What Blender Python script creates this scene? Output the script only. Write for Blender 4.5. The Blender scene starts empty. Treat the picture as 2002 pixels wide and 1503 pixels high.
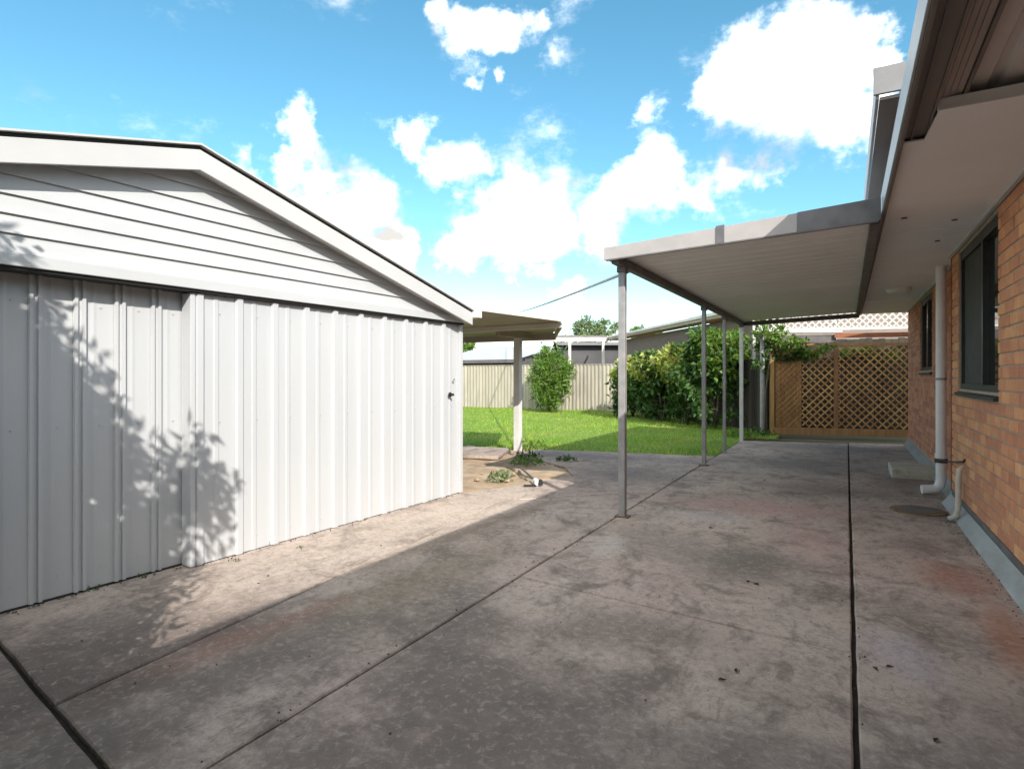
import bpy, bmesh, math, random
import numpy as np
from mathutils import Vector, Matrix
R = math.radians
random.seed(7); np.random.seed(7)
S = bpy.context.scene
COL = S.collection

# ------------------------------------------------------------------ camera
# world frame: +Y runs along the house wall, +X towards the house, metres
YAW = 29.63
cam = bpy.data.objects.new('camera', bpy.data.cameras.new('camera'))
COL.objects.link(cam); S.camera = cam
cam.location = (0, 0, 1.3)
cam.rotation_euler = (R(90), 0, R(YAW))
cam.data.sensor_width = 36.0
cam.data.lens = 1150 / 2002 * 36
cam.data.shift_y = -16.5 / 2002
cam.data.clip_start = 0.05; cam.data.clip_end = 3000

# ------------------------------------------------------------------ sun and sky
SUNV = Vector((-1.15, 1.0, -1.0)).normalized()          # the way the light travels
SUN_EL = math.asin(-SUNV.z)
sun = bpy.data.objects.new('sun', bpy.data.lights.new('sun', 'SUN'))
COL.objects.link(sun)
sun.data.energy = 2.5; sun.data.angle = R(0.5); sun.data.color = (1.0, 0.955, 0.88)
sun.rotation_euler = SUNV.to_track_quat('-Z', 'Y').to_euler()
sun.location = (20, -3, 18)
S.view_settings.view_transform = 'Standard'; S.view_settings.look = 'None'
S.view_settings.exposure = 1.25; S.view_settings.gamma = 1.0
S.view_settings.use_curve_mapping = False
try:
    S.cycles.max_bounces = 6; S.cycles.diffuse_bounces = 4; S.cycles.transmission_bounces = 4
except Exception: pass

def pix_dir(u, v):
    """direction of sky seen there, for placing clouds (clouds are infinitely far)"""
    th = R(YAW); c, s = math.cos(th), math.sin(th)
    x, y, z = (u - 1001) / 1150, 1.0, (735 - v) / 1150
    return Vector((c * x - s * y, s * x + c * y, z)).normalized()

def build_world():
    w = bpy.data.worlds.new('World'); S.world = w; w.use_nodes = True
    try: w.cycles.sampling_method = 'MANUAL'; w.cycles.sample_map_resolution = 512
    except Exception: pass
    nt = w.node_tree; N = nt.nodes; L = nt.links
    N.clear()
    def node(t, **k):
        n = N.new(t)
        for a, b in k.items(): setattr(n, a, b)
        return n
    def m(op, a, b=None, c=None, clamp=False):
        n = node('ShaderNodeMath', operation=op); n.use_clamp = clamp
        for i, x in enumerate((a, b, c)):
            if x is None: continue
            if isinstance(x, (int, float)): n.inputs[i].default_value = x
            else: L.new(x, n.inputs[i])
        return n.outputs[0]
    out = node('ShaderNodeOutputWorld')
    sky = node('ShaderNodeTexSky', sky_type='NISHITA')
    sky.sun_disc = False; sky.sun_elevation = SUN_EL
    sky.sun_rotation = math.atan2(-SUNV.x, -SUNV.y)
    sky.air_density = 1.0; sky.dust_density = 0.3; sky.ozone_density = 2.2; sky.altitude = 50
    hs = node('ShaderNodeHueSaturation')
    hs.inputs['Saturation'].default_value = 1.18
    hs.inputs['Hue'].default_value = 0.474
    hs.inputs['Value'].default_value = 1.0
    L.new(sky.outputs[0], hs.inputs['Color'])
    bg1 = node('ShaderNodeBackground'); bg1.inputs[1].default_value = 0.10
    L.new(hs.outputs[0], bg1.inputs[0])
    tc = node('ShaderNodeTexCoord')
    d = node('ShaderNodeVectorMath', operation='NORMALIZE'); L.new(tc.outputs['Generated'], d.inputs[0])
    D = d.outputs[0]
    sp = node('ShaderNodeSeparateXYZ'); L.new(D, sp.inputs[0])
    # fine cloud noise
    def noise(scale, detail, rough, off=(0, 0, 0), stretch=(1, 1, 1.7)):
        mp = node('ShaderNodeMapping'); L.new(D, mp.inputs[0])
        mp.inputs['Scale'].default_value = stretch; mp.inputs['Location'].default_value = off
        n = node('ShaderNodeTexNoise'); L.new(mp.outputs[0], n.inputs['Vector'])
        n.inputs['Scale'].default_value = scale; n.inputs['Detail'].default_value = detail
        n.inputs['Roughness'].default_value = rough
        return n.outputs[0]
    fine = noise(6.2, 9, 0.66)
    blobs = [  # (u, v, radius in px, weight): clouds seen between the roofs
        (1530, 140, 190, 1.0), (1410, 180, 110, .75), (1640, 110, 120, .9), (1620, 220, 100, .75), (1720, 170, 110, .85),
        (1450, 320, 85, .75), (1270, 360, 135, .95), (1350, 370, 100, .7), (1180, 420, 130, .85),
        (980, 395, 115, .75), (860, 345, 100, .68), (790, 280, 75, .65), (1060, 430, 120, .75),
        (700, 400, 145, .95), (600, 270, 75, .75), (640, 330, 110, .8), (760, 470, 110, .85), (620, 420, 120, .8),
        (960, 475, 110, .75), (1060, 480, 90, .6), (880, 35, 105, .8), (950, 45, 60, .6), (830, 20, 70, .6), (920, 172, 55, .55), (975, 185, 48, .55), (1250, 210, 70, .45), (1015, 20, 45, .4), (1075, 100, 60, .33),
        (1130, 560, 60, .6), (1110, 590, 90, .62), (480, 320, 60, .45), (1690, 380, 60, .45)]
    # warp the directions so that the clouds have torn outlines
    wn = node('ShaderNodeTexNoise'); L.new(D, wn.inputs['Vector']); wn.inputs['Scale'].default_value = 5.5; wn.inputs['Detail'].default_value = 6; wn.inputs['Roughness'].default_value = .62
    ws = node('ShaderNodeVectorMath', operation='SUBTRACT'); L.new(wn.outputs['Color'], ws.inputs[0]); ws.inputs[1].default_value = (.5, .5, .5)
    wm = node('ShaderNodeVectorMath', operation='MULTIPLY_ADD'); L.new(ws.outputs[0], wm.inputs[0]); wm.inputs[1].default_value = (.34, .34, .17); L.new(D, wm.inputs[2])
    DW = wm.outputs[0]
    acc = None
    for (u, v, r, wgt) in blobs:
        c = pix_dir(u, v)
        yc = c.dot(pix_dir(1001, 735))
        vm = node('ShaderNodeVectorMath', operation='DISTANCE'); L.new(DW, vm.inputs[0]); vm.inputs[1].default_value = c
        q = m('MULTIPLY_ADD', vm.outputs['Value'], -wgt / (r / 1150 * yc), wgt, clamp=True)
        acc = q if acc is None else m('SMOOTH_MAX', acc, q, 0.12)
    # the rest of the sky carries clouds of the same cover
    vd = node('ShaderNodeVectorMath', operation='DOT_PRODUCT'); L.new(D, vd.inputs[0]); vd.inputs[1].default_value = pix_dir(1001, 500)
    mr = node('ShaderNodeMapRange'); L.new(vd.outputs['Value'], mr.inputs[0])
    mr.inputs[1].default_value = 0.62; mr.inputs[2].default_value = 0.45
    mass = noise(2.6, 3, 0.5, (3.1, 1.7, 0.4))
    mass = m('MULTIPLY_ADD', mass, 4.0, -1.55, clamp=True)
    acc = m('MAXIMUM', acc, m('MULTIPLY', mass, mr.outputs[0]))
    f = m('MULTIPLY_ADD', fine, 1.9, -0.95)
    dens = m('ADD', m('MULTIPLY', acc, 1.55), f)
    r2 = node('ShaderNodeMapRange', interpolation_type='SMOOTHSTEP'); L.new(dens, r2.inputs[0])
    r2.inputs[1].default_value = 0.24; r2.inputs[2].default_value = 1.10
    # thin wisps elsewhere
    hz = node('ShaderNodeMapRange'); L.new(sp.outputs[2], hz.inputs[0])
    hz.inputs[1].default_value = -0.02; hz.inputs[2].default_value = 0.22; hz.inputs[3].default_value = 0.09; hz.inputs[4].default_value = 0.0
    fac = m('MAXIMUM', r2.outputs[0], hz.outputs[0])
    shade = noise(5.0, 4, 0.55, (9, 2, 5))
    cr = node('ShaderNodeMapRange'); L.new(shade, cr.inputs[0])
    cr.inputs[1].default_value = .36; cr.inputs[2].default_value = .56; cr.inputs[3].default_value = .38; cr.inputs[4].default_value = 1.45
    bg2 = node('ShaderNodeBackground'); bg2.inputs[0].default_value = (1.0, 0.965, 0.915, 1)
    L.new(cr.outputs[0], bg2.inputs[1])
    mx = node('ShaderNodeMixShader'); L.new(fac, mx.inputs[0]); L.new(bg1.outputs[0], mx.inputs[1]); L.new(bg2.outputs[0], mx.inputs[2])
    L.new(mx.outputs[0], out.inputs[0])
build_world()

# ------------------------------------------------------------------ materials
def mat(name, c1, c2=None, rough=0.7, scale=8.0, detail=6, lo=.35, hi=.65, bump=0.0, bscale=60, metal=0.0, spec=.4,
        var=0.0, isl=0.0, stretch=(1, 1, 1), local=False, transl=None, dirt=None, rvar=0.0):
    """colour 1 -> colour 2 by noise, per-object (var) / per-island (isl) value shift, noise bump"""
    mt = bpy.data.materials.new(name); mt.use_nodes = True
    nt = mt.node_tree; N = nt.nodes; L = nt.links
    b = N['Principled BSDF']; out = N['Material Output']
    b.inputs['Roughness'].default_value = rough; b.inputs['Metallic'].default_value = metal
    b.inputs['Specular IOR Level'].default_value = spec
    if local:
        tc = N.new('ShaderNodeTexCoord'); P = tc.outputs['Object']
    else:
        g = N.new('ShaderNodeNewGeometry'); P = g.outputs['Position']
    mp = N.new('ShaderNodeMapping'); L.new(P, mp.inputs[0]); mp.inputs['Scale'].default_value = stretch
    P = mp.outputs[0]
    def noise(sc, de=6, ro=.6):
        n = N.new('ShaderNodeTexNoise'); L.new(P, n.inputs['Vector'])
        n.inputs['Scale'].default_value = sc; n.inputs['Detail'].default_value = de; n.inputs['Roughness'].default_value = ro
        return n.outputs[0]
    def mr(x, a, b_, c=0, d=1):
        n = N.new('ShaderNodeMapRange'); L.new(x, n.inputs[0])
        for i, v in enumerate((a, b_, c, d)): n.inputs[i + 1].default_value = v
        return n.outputs[0]
    def mix(f, a, b_, mode='MIX'):
        n = N.new('ShaderNodeMix'); n.data_type = 'RGBA'; n.blend_type = mode
        if isinstance(f, (int, float)): n.inputs[0].default_value = f
        else: L.new(f, n.inputs[0])
        for s_, x in ((6, a), (7, b_)):
            if isinstance(x, tuple): n.inputs[s_].default_value = (*x[:3], 1)
            else: L.new(x, n.inputs[s_])
        return n.outputs[2]
    col = c1
    if c2 is not None:
        nf = noise(scale, detail)
        col = mix(mr(nf, lo, hi), c1, c2)
    if dirt:   # (colour, scale, lo, hi)
        col = mix(mr(noise(dirt[1], 7, .65), dirt[2], dirt[3]), col if not isinstance(col, tuple) else col, dirt[0])
    if var or isl:
        hsv = N.new('ShaderNodeHueSaturation')
        if isinstance(col, tuple): hsv.inputs['Color'].default_value = (*col, 1)
        else: L.new(col, hsv.inputs['Color'])
        v = None
        if var:
            oi = N.new('ShaderNodeObjectInfo'); v = mr(oi.outputs['Random'], 0, 1, -var, var)
        if isl:
            g2 = N.new('ShaderNodeNewGeometry'); v2 = mr(g2.outputs['Random Per Island'], 0, 1, -isl, isl)
            if v is None: v = v2
            else:
                a = N.new('ShaderNodeMath'); a.operation = 'ADD'; L.new(v, a.inputs[0]); L.new(v2, a.inputs[1]); v = a.outputs[0]
        a = N.new('ShaderNodeMath'); a.operation = 'ADD'; L.new(v, a.inputs[0]); a.inputs[1].default_value = 1.0
        L.new(a.outputs[0], hsv.inputs['Value'])
        a2 = N.new('ShaderNodeMath'); a2.operation = 'MULTIPLY_ADD'; L.new(v, a2.inputs[0]); a2.inputs[1].default_value = 0.05; a2.inputs[2].default_value = 0.5
        L.new(a2.outputs[0], hsv.inputs['Hue'])
        col = hsv.outputs[0]
    if isinstance(col, tuple): b.inputs['Base Color'].default_value = (*col, 1)
    else: L.new(col, b.inputs['Base Color'])
    if rvar:
        L.new(mr(noise(scale * 1.7, 5), .3, .7, rough - rvar, rough + rvar), b.inputs['Roughness'])
    if bump:
        bn = N.new('ShaderNodeBump'); bn.inputs['Strength'].default_value = bump; bn.inputs['Distance'].default_value = 0.01
        L.new(noise(bscale, 5, .65), bn.inputs['Height']); L.new(bn.outputs[0], b.inputs['Normal'])
    if transl:
        t = N.new('ShaderNodeBsdfTranslucent')
        if isinstance(col, tuple): t.inputs[0].default_value = (*col, 1)
        else: L.new(mix(1.0, col, (1.5, 1.7, .7), 'MULTIPLY'), t.inputs[0])
        ms = N.new('ShaderNodeMixShader'); ms.inputs[0].default_value = transl
        L.new(b.outputs[0], ms.inputs[1]); L.new(t.outputs[0], ms.inputs[2]); L.new(ms.outputs[0], out.inputs[0])
    return mt

def concrete_material():
    mt = bpy.data.materials.new('concrete'); mt.use_nodes = True
    nt = mt.node_tree; N = nt.nodes; L = nt.links
    b = N['Principled BSDF']; b.inputs['Specular IOR Level'].default_value = .3
    g = N.new('ShaderNodeNewGeometry'); P0 = g.outputs['Position']
    def noise(sc, de=6, ro=.6, stretch=(1, 1, 1), off=(0, 0, 0), rot=0, dist=0.0):
        mp = N.new('ShaderNodeMapping'); L.new(P0, mp.inputs[0])
        mp.inputs['Scale'].default_value = stretch; mp.inputs['Location'].default_value = off; mp.inputs['Rotation'].default_value = (0, 0, rot)
        n = N.new('ShaderNodeTexNoise'); L.new(mp.outputs[0], n.inputs['Vector'])
        n.inputs['Scale'].default_value = sc; n.inputs['Detail'].default_value = de; n.inputs['Roughness'].default_value = ro
        n.inputs['Distortion'].default_value = dist
        return n.outputs[0]
    def mr(x, a, b_, c=0, d=1):
        n = N.new('ShaderNodeMapRange'); n.interpolation_type = 'SMOOTHSTEP'; L.new(x, n.inputs[0])
        for i, v in enumerate((a, b_, c, d)): n.inputs[i + 1].default_value = v
        return n.outputs[0]
    def mul(a, c):
        n = N.new('ShaderNodeMath'); n.operation = 'MULTIPLY'; L.new(a, n.inputs[0])
        if isinstance(c, (int, float)): n.inputs[1].default_value = c
        else: L.new(c, n.inputs[1])
        return n.outputs[0]
    def mix(f, a, b_, mode='MIX'):
        n = N.new('ShaderNodeMix'); n.data_type = 'RGBA'; n.blend_type = mode
        if isinstance(f, (int, float)): n.inputs[0].default_value = f
        else: L.new(f, n.inputs[0])
        for s_, x in ((6, a), (7, b_)):
            if isinstance(x, tuple): n.inputs[s_].default_value = (*x[:3], 1)
            else: L.new(x, n.inputs[s_])
        return n.outputs[2]
    def spot(x, y, rx, ry, rot=0, soft=.55):
        """a stain with a ragged outline lying at one place of the slab"""
        mp = N.new('ShaderNodeMapping'); mp.vector_type = 'TEXTURE'; L.new(P0, mp.inputs[0])
        mp.inputs['Location'].default_value = (x, y, 0); mp.inputs['Rotation'].default_value = (0, 0, rot)
        mp.inputs['Scale'].default_value = (rx, ry, 1)
        ln = N.new('ShaderNodeVectorMath'); ln.operation = 'LENGTH'; L.new(mp.outputs[0], ln.inputs[0])
        a = N.new('ShaderNodeMath'); a.operation = 'MULTIPLY_ADD'; L.new(ragged, a.inputs[0]); a.inputs[1].default_value = 1.5
        L.new(ln.outputs['Value'], a.inputs[2])
        return mr(a.outputs[0], 1.75, 1.75 - soft * 1.6)
    ragged = noise(3.2, 8, .68, off=(2, 5, 0))
    base = mix(mr(noise(1.1, 5, .6), .32, .68), (.42, .355, .305), (.57, .495, .43))
    base = mix(mr(noise(.55, 3, .5, off=(4, 4, 0)), .42, .68), base, (.50, .405, .36))          # pinkish cast
    base = mix(mul(mr(noise(2.3, 9, .72, (1, 1, 1), (7, 1, 0), .5, .6), .47, .66), .85), base, (.15, .125, .104))     # mould bloom
    base = mix(mul(mr(noise(9.0, 8, .75, (1, .5, 1), (1, 8, 0), .9, .6), .50, .66), .65), base, (.14, .118, .098))       # mottling
    base = mix(mul(mr(noise(4.0, 8, .7, (1, 1, 1), (5, 3, 0)), .55, .75), .4), base, (.66, .62, .58))  # worn pale patches
    # stains that sit at one place
    for (x, y, rx, ry, rot, col, k) in (
            (-.62, 4.35, .50, .55, .3, (.17, .155, .13), .8), (-1.35, 2.05, .9, .5, .4, (.15, .13, .115), .65), (-2.35, 2.9, .38, 1.5, -.05, (.22, .19, .13), .6),
            (-2.9, 1.7, .42, .8, 0, (.15, .115, .10), .75), (-3.3, 1.55, .45, .5, 0, (.15, .135, .12), .6), (-2.6, 1.75, .16, .9, -.05, (.30, .16, .12), .6),
            (.62, 4.7, .26, .42, .1, (.36, .17, .12), .75), (.73, 3.7, .15, .6, 0, (.42, .20, .12), .75), (.5, 5.4, .3, .3, 0, (.24, .18, .16), .6),
            (-.7, 6.3, 1.0, .45, .1, (.50, .33, .31), .7), (-.25, 5.2, .28, .8, .2, (.52, .36, .34), .5), (-1.1, 5.6, .45, .3, .1, (.62, .58, .58), .5),
            (-2.6, 7.6, .9, .9, 0, (.20, .175, .18), .7), (-3.4, 9.0, 1.6, .55, .1, (.17, .15, .17), .7), (-.7, 9.6, 1.0, .8, 0, (.22, .20, .19), .6), (-.4, 12.2, 1.6, .8, 0, (.20, .19, .18), .7), (.6, 8.6, .4, .9, 0, (.2, .165, .15), .6),
            (-2.9, 1.15, .9, .5, 0, (.10, .082, .072), .75), (-1.75, 2.5, .35, .9, .5, (.13, .115, .10), .7), (-.9, 1.9, .7, .4, .3, (.13, .115, .105), .6), (.45, 2.2, .4, .6, .1, (.2, .175, .165), .6), (-1.2, 4.6, .5, .5, .3, (.24, .21, .19), .55), (-.2, 7.6, .8, .4, 0, (.22, .19, .19), .55),
            (-1.2, 1.35, .8, .35, .2, (.12, .105, .095), .8), (-2.3, 1.75, .30, .9, -.1, (.15, .13, .115), .7), (-1.0, 2.9, .5, .3, .5, (.17, .15, .13), .6), (-2.75, 4.3, .16, 1.5, -.07, (.20, .16, .115), .7), (-.15, 2.2, .5, .2, .3, (.2, .17, .155), .55), (.55, 2.6, .3, .5, .2, (.24, .21, .19), .5),
            (.22, 3.3, .2, .3, .2, (.50, .47, .52), .6), (-1.6, 4.3, .16, .4, .3, (.62, .59, .55), .5), (-.5, 1.6, 1.2, .35, .2, (.22, .19, .17), .5)):
        base = mix(mul(spot(x, y, rx * 1.25, ry * 1.25, rot), min(.95, k * 1.15)), base, col)
    # rusty-sandy cast on the outer strip
    base = mix(mul(spot(-3.3, 4.4, .6, 2.6, -.04), .4), base, (.58, .515, .43))
    sp2 = noise(24, 6, .75, (1, 1, 1), (2, 2, 0), .3, .5)
    base = mix(mul(mr(sp2, .50, .66), .5), base, (.16, .135, .115))
    base = mix(mul(mr(sp2, .50, .34), .35), base, (.62, .56, .51))
    fine = noise(95, 4, .7)
    base = mix(mr(fine, .25, .75, .0, .45), base, (.20, .18, .165))
    pits = noise(38, 3, .6, off=(3, 9, 0))
    base = mix(mul(mr(pits, .66, .74), .55), base, (.12, .10, .09))
    base = mix(1.0, base, (1.07, 1.015, .985), 'MULTIPLY')
    L.new(base, b.inputs['Base Color'])
    L.new(mr(noise(3, 5), .3, .7, .78, .95), b.inputs['Roughness'])
    bn = N.new('ShaderNodeBump'); bn.inputs['Strength'].default_value = .6; bn.inputs['Distance'].default_value = .008
    L.new(noise(70, 7, .75), bn.inputs['Height']); L.new(bn.outputs[0], b.inputs['Normal'])
    return mt

def glass_material():
    mt = bpy.data.materials.new('window_glass'); mt.use_nodes = True
    b = mt.node_tree.nodes['Principled BSDF']
    b.inputs['Base Color'].default_value = (.018, .02, .021, 1); b.inputs['Roughness'].default_value = .04
    b.inputs['Specular IOR Level'].default_value = .75; b.inputs['IOR'].default_value = 1.6
    return mt

M = {}
M['concrete'] = concrete_material()
M['step'] = mat('worn_step', (.55, .51, .42), (.44, .41, .33), .85, 6, bump=.4, dirt=((.25, .24, .18), 5, .55, .75))
M['joint'] = mat('joint_filler', (.018, .015, .013), (.04, .032, .026), .95, 14, bump=.5)
M['soil'] = mat('soil', (.50, .37, .25), (.34, .24, .16), .95, 5, bump=.8, bscale=40, dirt=((.52, .45, .35), 2.2, .5, .7))
M['ground'] = mat('ground_earth', (.14, .12, .08), (.09, .10, .05), .95, .6)
M['lawn'] = mat('lawn_turf', (.12, .21, .022), (.17, .23, .035), .9, 1.2, bump=.6, bscale=50)
M['grass'] = mat('grass_blade', (.17, .34, .03), (.36, .41, .08), .6, .9, isl=.35, transl=.3)
M['sheet'] = mat('white_steel_sheet', (.545, .55, .555), (.50, .51, .52), .42, 1.3, rvar=.06, bump=.35, bscale=2.4, dirt=((.52, .51, .48), 3.0, .62, .86), stretch=(1, 1, .25))
M['board'] = mat('white_weatherboard', (.54, .545, .55), (.50, .505, .505), .5, 2.5, dirt=((.55, .54, .50), 4.0, .68, .9), stretch=(1, 1, 3))
M['barge'] = mat('white_barge_paint', (.57, .56, .55), (.52, .515, .505), .5, 1.5, dirt=((.55, .50, .46), 6, .66, .9))
M['roofsteel'] = mat('pale_roof_steel', (.55, .56, .56), (.47, .48, .48), .4, 2)
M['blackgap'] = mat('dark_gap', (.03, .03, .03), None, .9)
M['steel_post'] = mat('galvanised_post', (.37, .36, .355), (.28, .27, .265), .5, 9, metal=.15, dirt=((.30, .20, .14), 12, .66, .8))
M['white_post'] = mat('white_post_paint', (.74, .73, .71), (.66, .64, .60), .5, 5, dirt=((.45, .38, .30), 9, .68, .85))
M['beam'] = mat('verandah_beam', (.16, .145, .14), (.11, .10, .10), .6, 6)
M['panel'] = mat('verandah_panel', (.83, .82, .81), (.77, .755, .745), .55, 1.6, var=.05, dirt=((.56, .49, .45), 3.5, .62, .88))
M['fascia_v'] = mat('verandah_fascia', (.43, .40, .385), (.35, .325, .315), .5, 3, dirt=((.30, .27, .26), 4, .6, .85))
M['flash_mid'] = mat('grey_metal_end', (.27, .265, .27), (.22, .215, .215), .5, 6)
M['flash_dark'] = mat('dark_flashing', (.17, .165, .17), (.11, .105, .11), .5, 5)
M['soffit'] = mat('soffit_paint', (.86, .86, .86), (.81, .805, .80), .6, 1.1, dirt=((.72, .655, .63), 2.5, .60, .88), bump=.08, bscale=12)
M['gutter'] = mat('brown_gutter', (.21, .18, .165), (.15, .13, .12), .5, 4, stretch=(1, .2, 1), dirt=((.24, .18, .15), 7, .6, .8))
M['gutter_lip'] = mat('gutter_lip', (.42, .405, .40), (.36, .34, .33), .4, 4)
M['fascia_strip'] = mat('fascia_strip', (.46, .40, .37), (.34, .29, .27), .6, 5, stretch=(1, .15, 1))
M['ceiling_sheet'] = mat('ceiling_sheet', (.70, .67, .64), (.62, .58, .56), .55, 3, stretch=(1, .2, 1))
M['mortar'] = mat('mortar', (.46, .385, .31), (.38, .31, .25), .95, 14, bump=.6, bscale=90)
M['brick'] = mat('clay_brick', (.62, .275, .15), (.54, .22, .125), .85, 9, var=.18, isl=.18, bump=.7, bscale=110, dirt=((.58, .42, .28), 7, .54, .80))
M['alu'] = mat('dark_window_frame', (.022, .023, .024), (.035, .035, .035), .4, 8)
M['flyscreen'] = mat('fly_screen', (.045, .047, .05), (.06, .06, .062), .75, 6)
M['glass'] = glass_material()
M['kick'] = mat('grey_flashing', (.42, .45, .46), (.31, .34, .36), .34, 2.2, metal=.3, stretch=(1, .5, 2), dirt=((.24, .21, .18), 3.0, .48, .72))
M['pvc'] = mat('white_pvc', (.82, .815, .81), (.76, .75, .74), .4, 6, dirt=((.52, .45, .38), 10, .68, .85))
M['pvc_cream'] = mat('cream_pvc', (.70, .62, .52), (.60, .52, .42), .45, 9)
M['rubber'] = mat('black_rubber', (.02, .02, .02), None, .6)
M['rust'] = mat('rusty_lid', (.26, .17, .09), (.13, .09, .055), .8, 9, bump=.5)
M['rust_rail'] = mat('rusty_rail', (.34, .11, .05), (.24, .09, .05), .75, 9, bump=.3)
M['timber'] = mat('warm_timber', (.42, .235, .10), (.30, .16, .065), .7, 4, var=.25, stretch=(4, 4, .6), bump=.3, bscale=50)
M['lattice'] = mat('lattice_timber', (.50, .30, .125), (.38, .21, .085), .7, 6, var=.28)
M['lattice_w'] = mat('white_lattice', (.62, .60, .57), (.54, .51, .48), .6, 6, var=.08)
M['paling'] = mat('pale_fence', (.44, .395, .32), (.36, .325, .265), .75, 1.4, var=.10, stretch=(3, 3, .5), dirt=((.27, .245, .215), 1.6, .5, .75))
M['paling_d'] = mat('dark_fence', (.06, .047, .036), (.035, .03, .026), .85, 2, var=.3, stretch=(3, 3, .4))
M['cream'] = mat('cream_paint', (.78, .74, .67), (.70, .655, .58), .55, 2)
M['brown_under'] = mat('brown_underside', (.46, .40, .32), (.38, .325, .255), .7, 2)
M['nwall'] = mat('neighbour_brick', (.28, .225, .18), (.215, .175, .145), .85, 3, dirt=((.22, .19, .17), 5, .5, .7), stretch=(1, 1, 3))
M['nwall_d'] = mat('neighbour_grey_wall', (.115, .11, .115), (.085, .082, .085), .85, 1.5)
M['ntile'] = mat('neighbour_tiles', (.20, .175, .165), (.145, .125, .12), .8, 3, var=.2)
M['orange'] = mat('orange_fascia', (.58, .36, .17), (.48, .28, .12), .6, 2)
M['roof_w'] = mat('white_roof_sheet', (.46, .46, .465), (.40, .405, .41), .45, 1.4)
M['roof_b'] = mat('blue_grey_roof', (.36, .43, .47), (.30, .37, .42), .5, 2)
M['bark'] = mat('bark', (.16, .12, .085), (.09, .07, .05), .9, 12, bump=.8, bscale=40, stretch=(1, 1, .3))
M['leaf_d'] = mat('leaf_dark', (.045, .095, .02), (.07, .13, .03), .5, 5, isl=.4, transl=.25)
M['leaf_m'] = mat('leaf_mid', (.10, .18, .028), (.15, .22, .04), .45, 5, isl=.4, transl=.32)
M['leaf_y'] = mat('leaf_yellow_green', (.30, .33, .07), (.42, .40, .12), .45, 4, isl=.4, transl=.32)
M['leaf_g'] = mat('leaf_grey_green', (.13, .19, .085), (.20, .25, .12), .6, 5, isl=.35, transl=.25)
M['dry_leaf'] = mat('dry_leaf', (.045, .03, .02), (.08, .05, .03), .8, 30)
M['lamp'] = mat('lamp_diffuser', (.80, .80, .78), None, .35)
M['wire'] = mat('grey_cable', (.30, .31, .33), None, .6)

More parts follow.
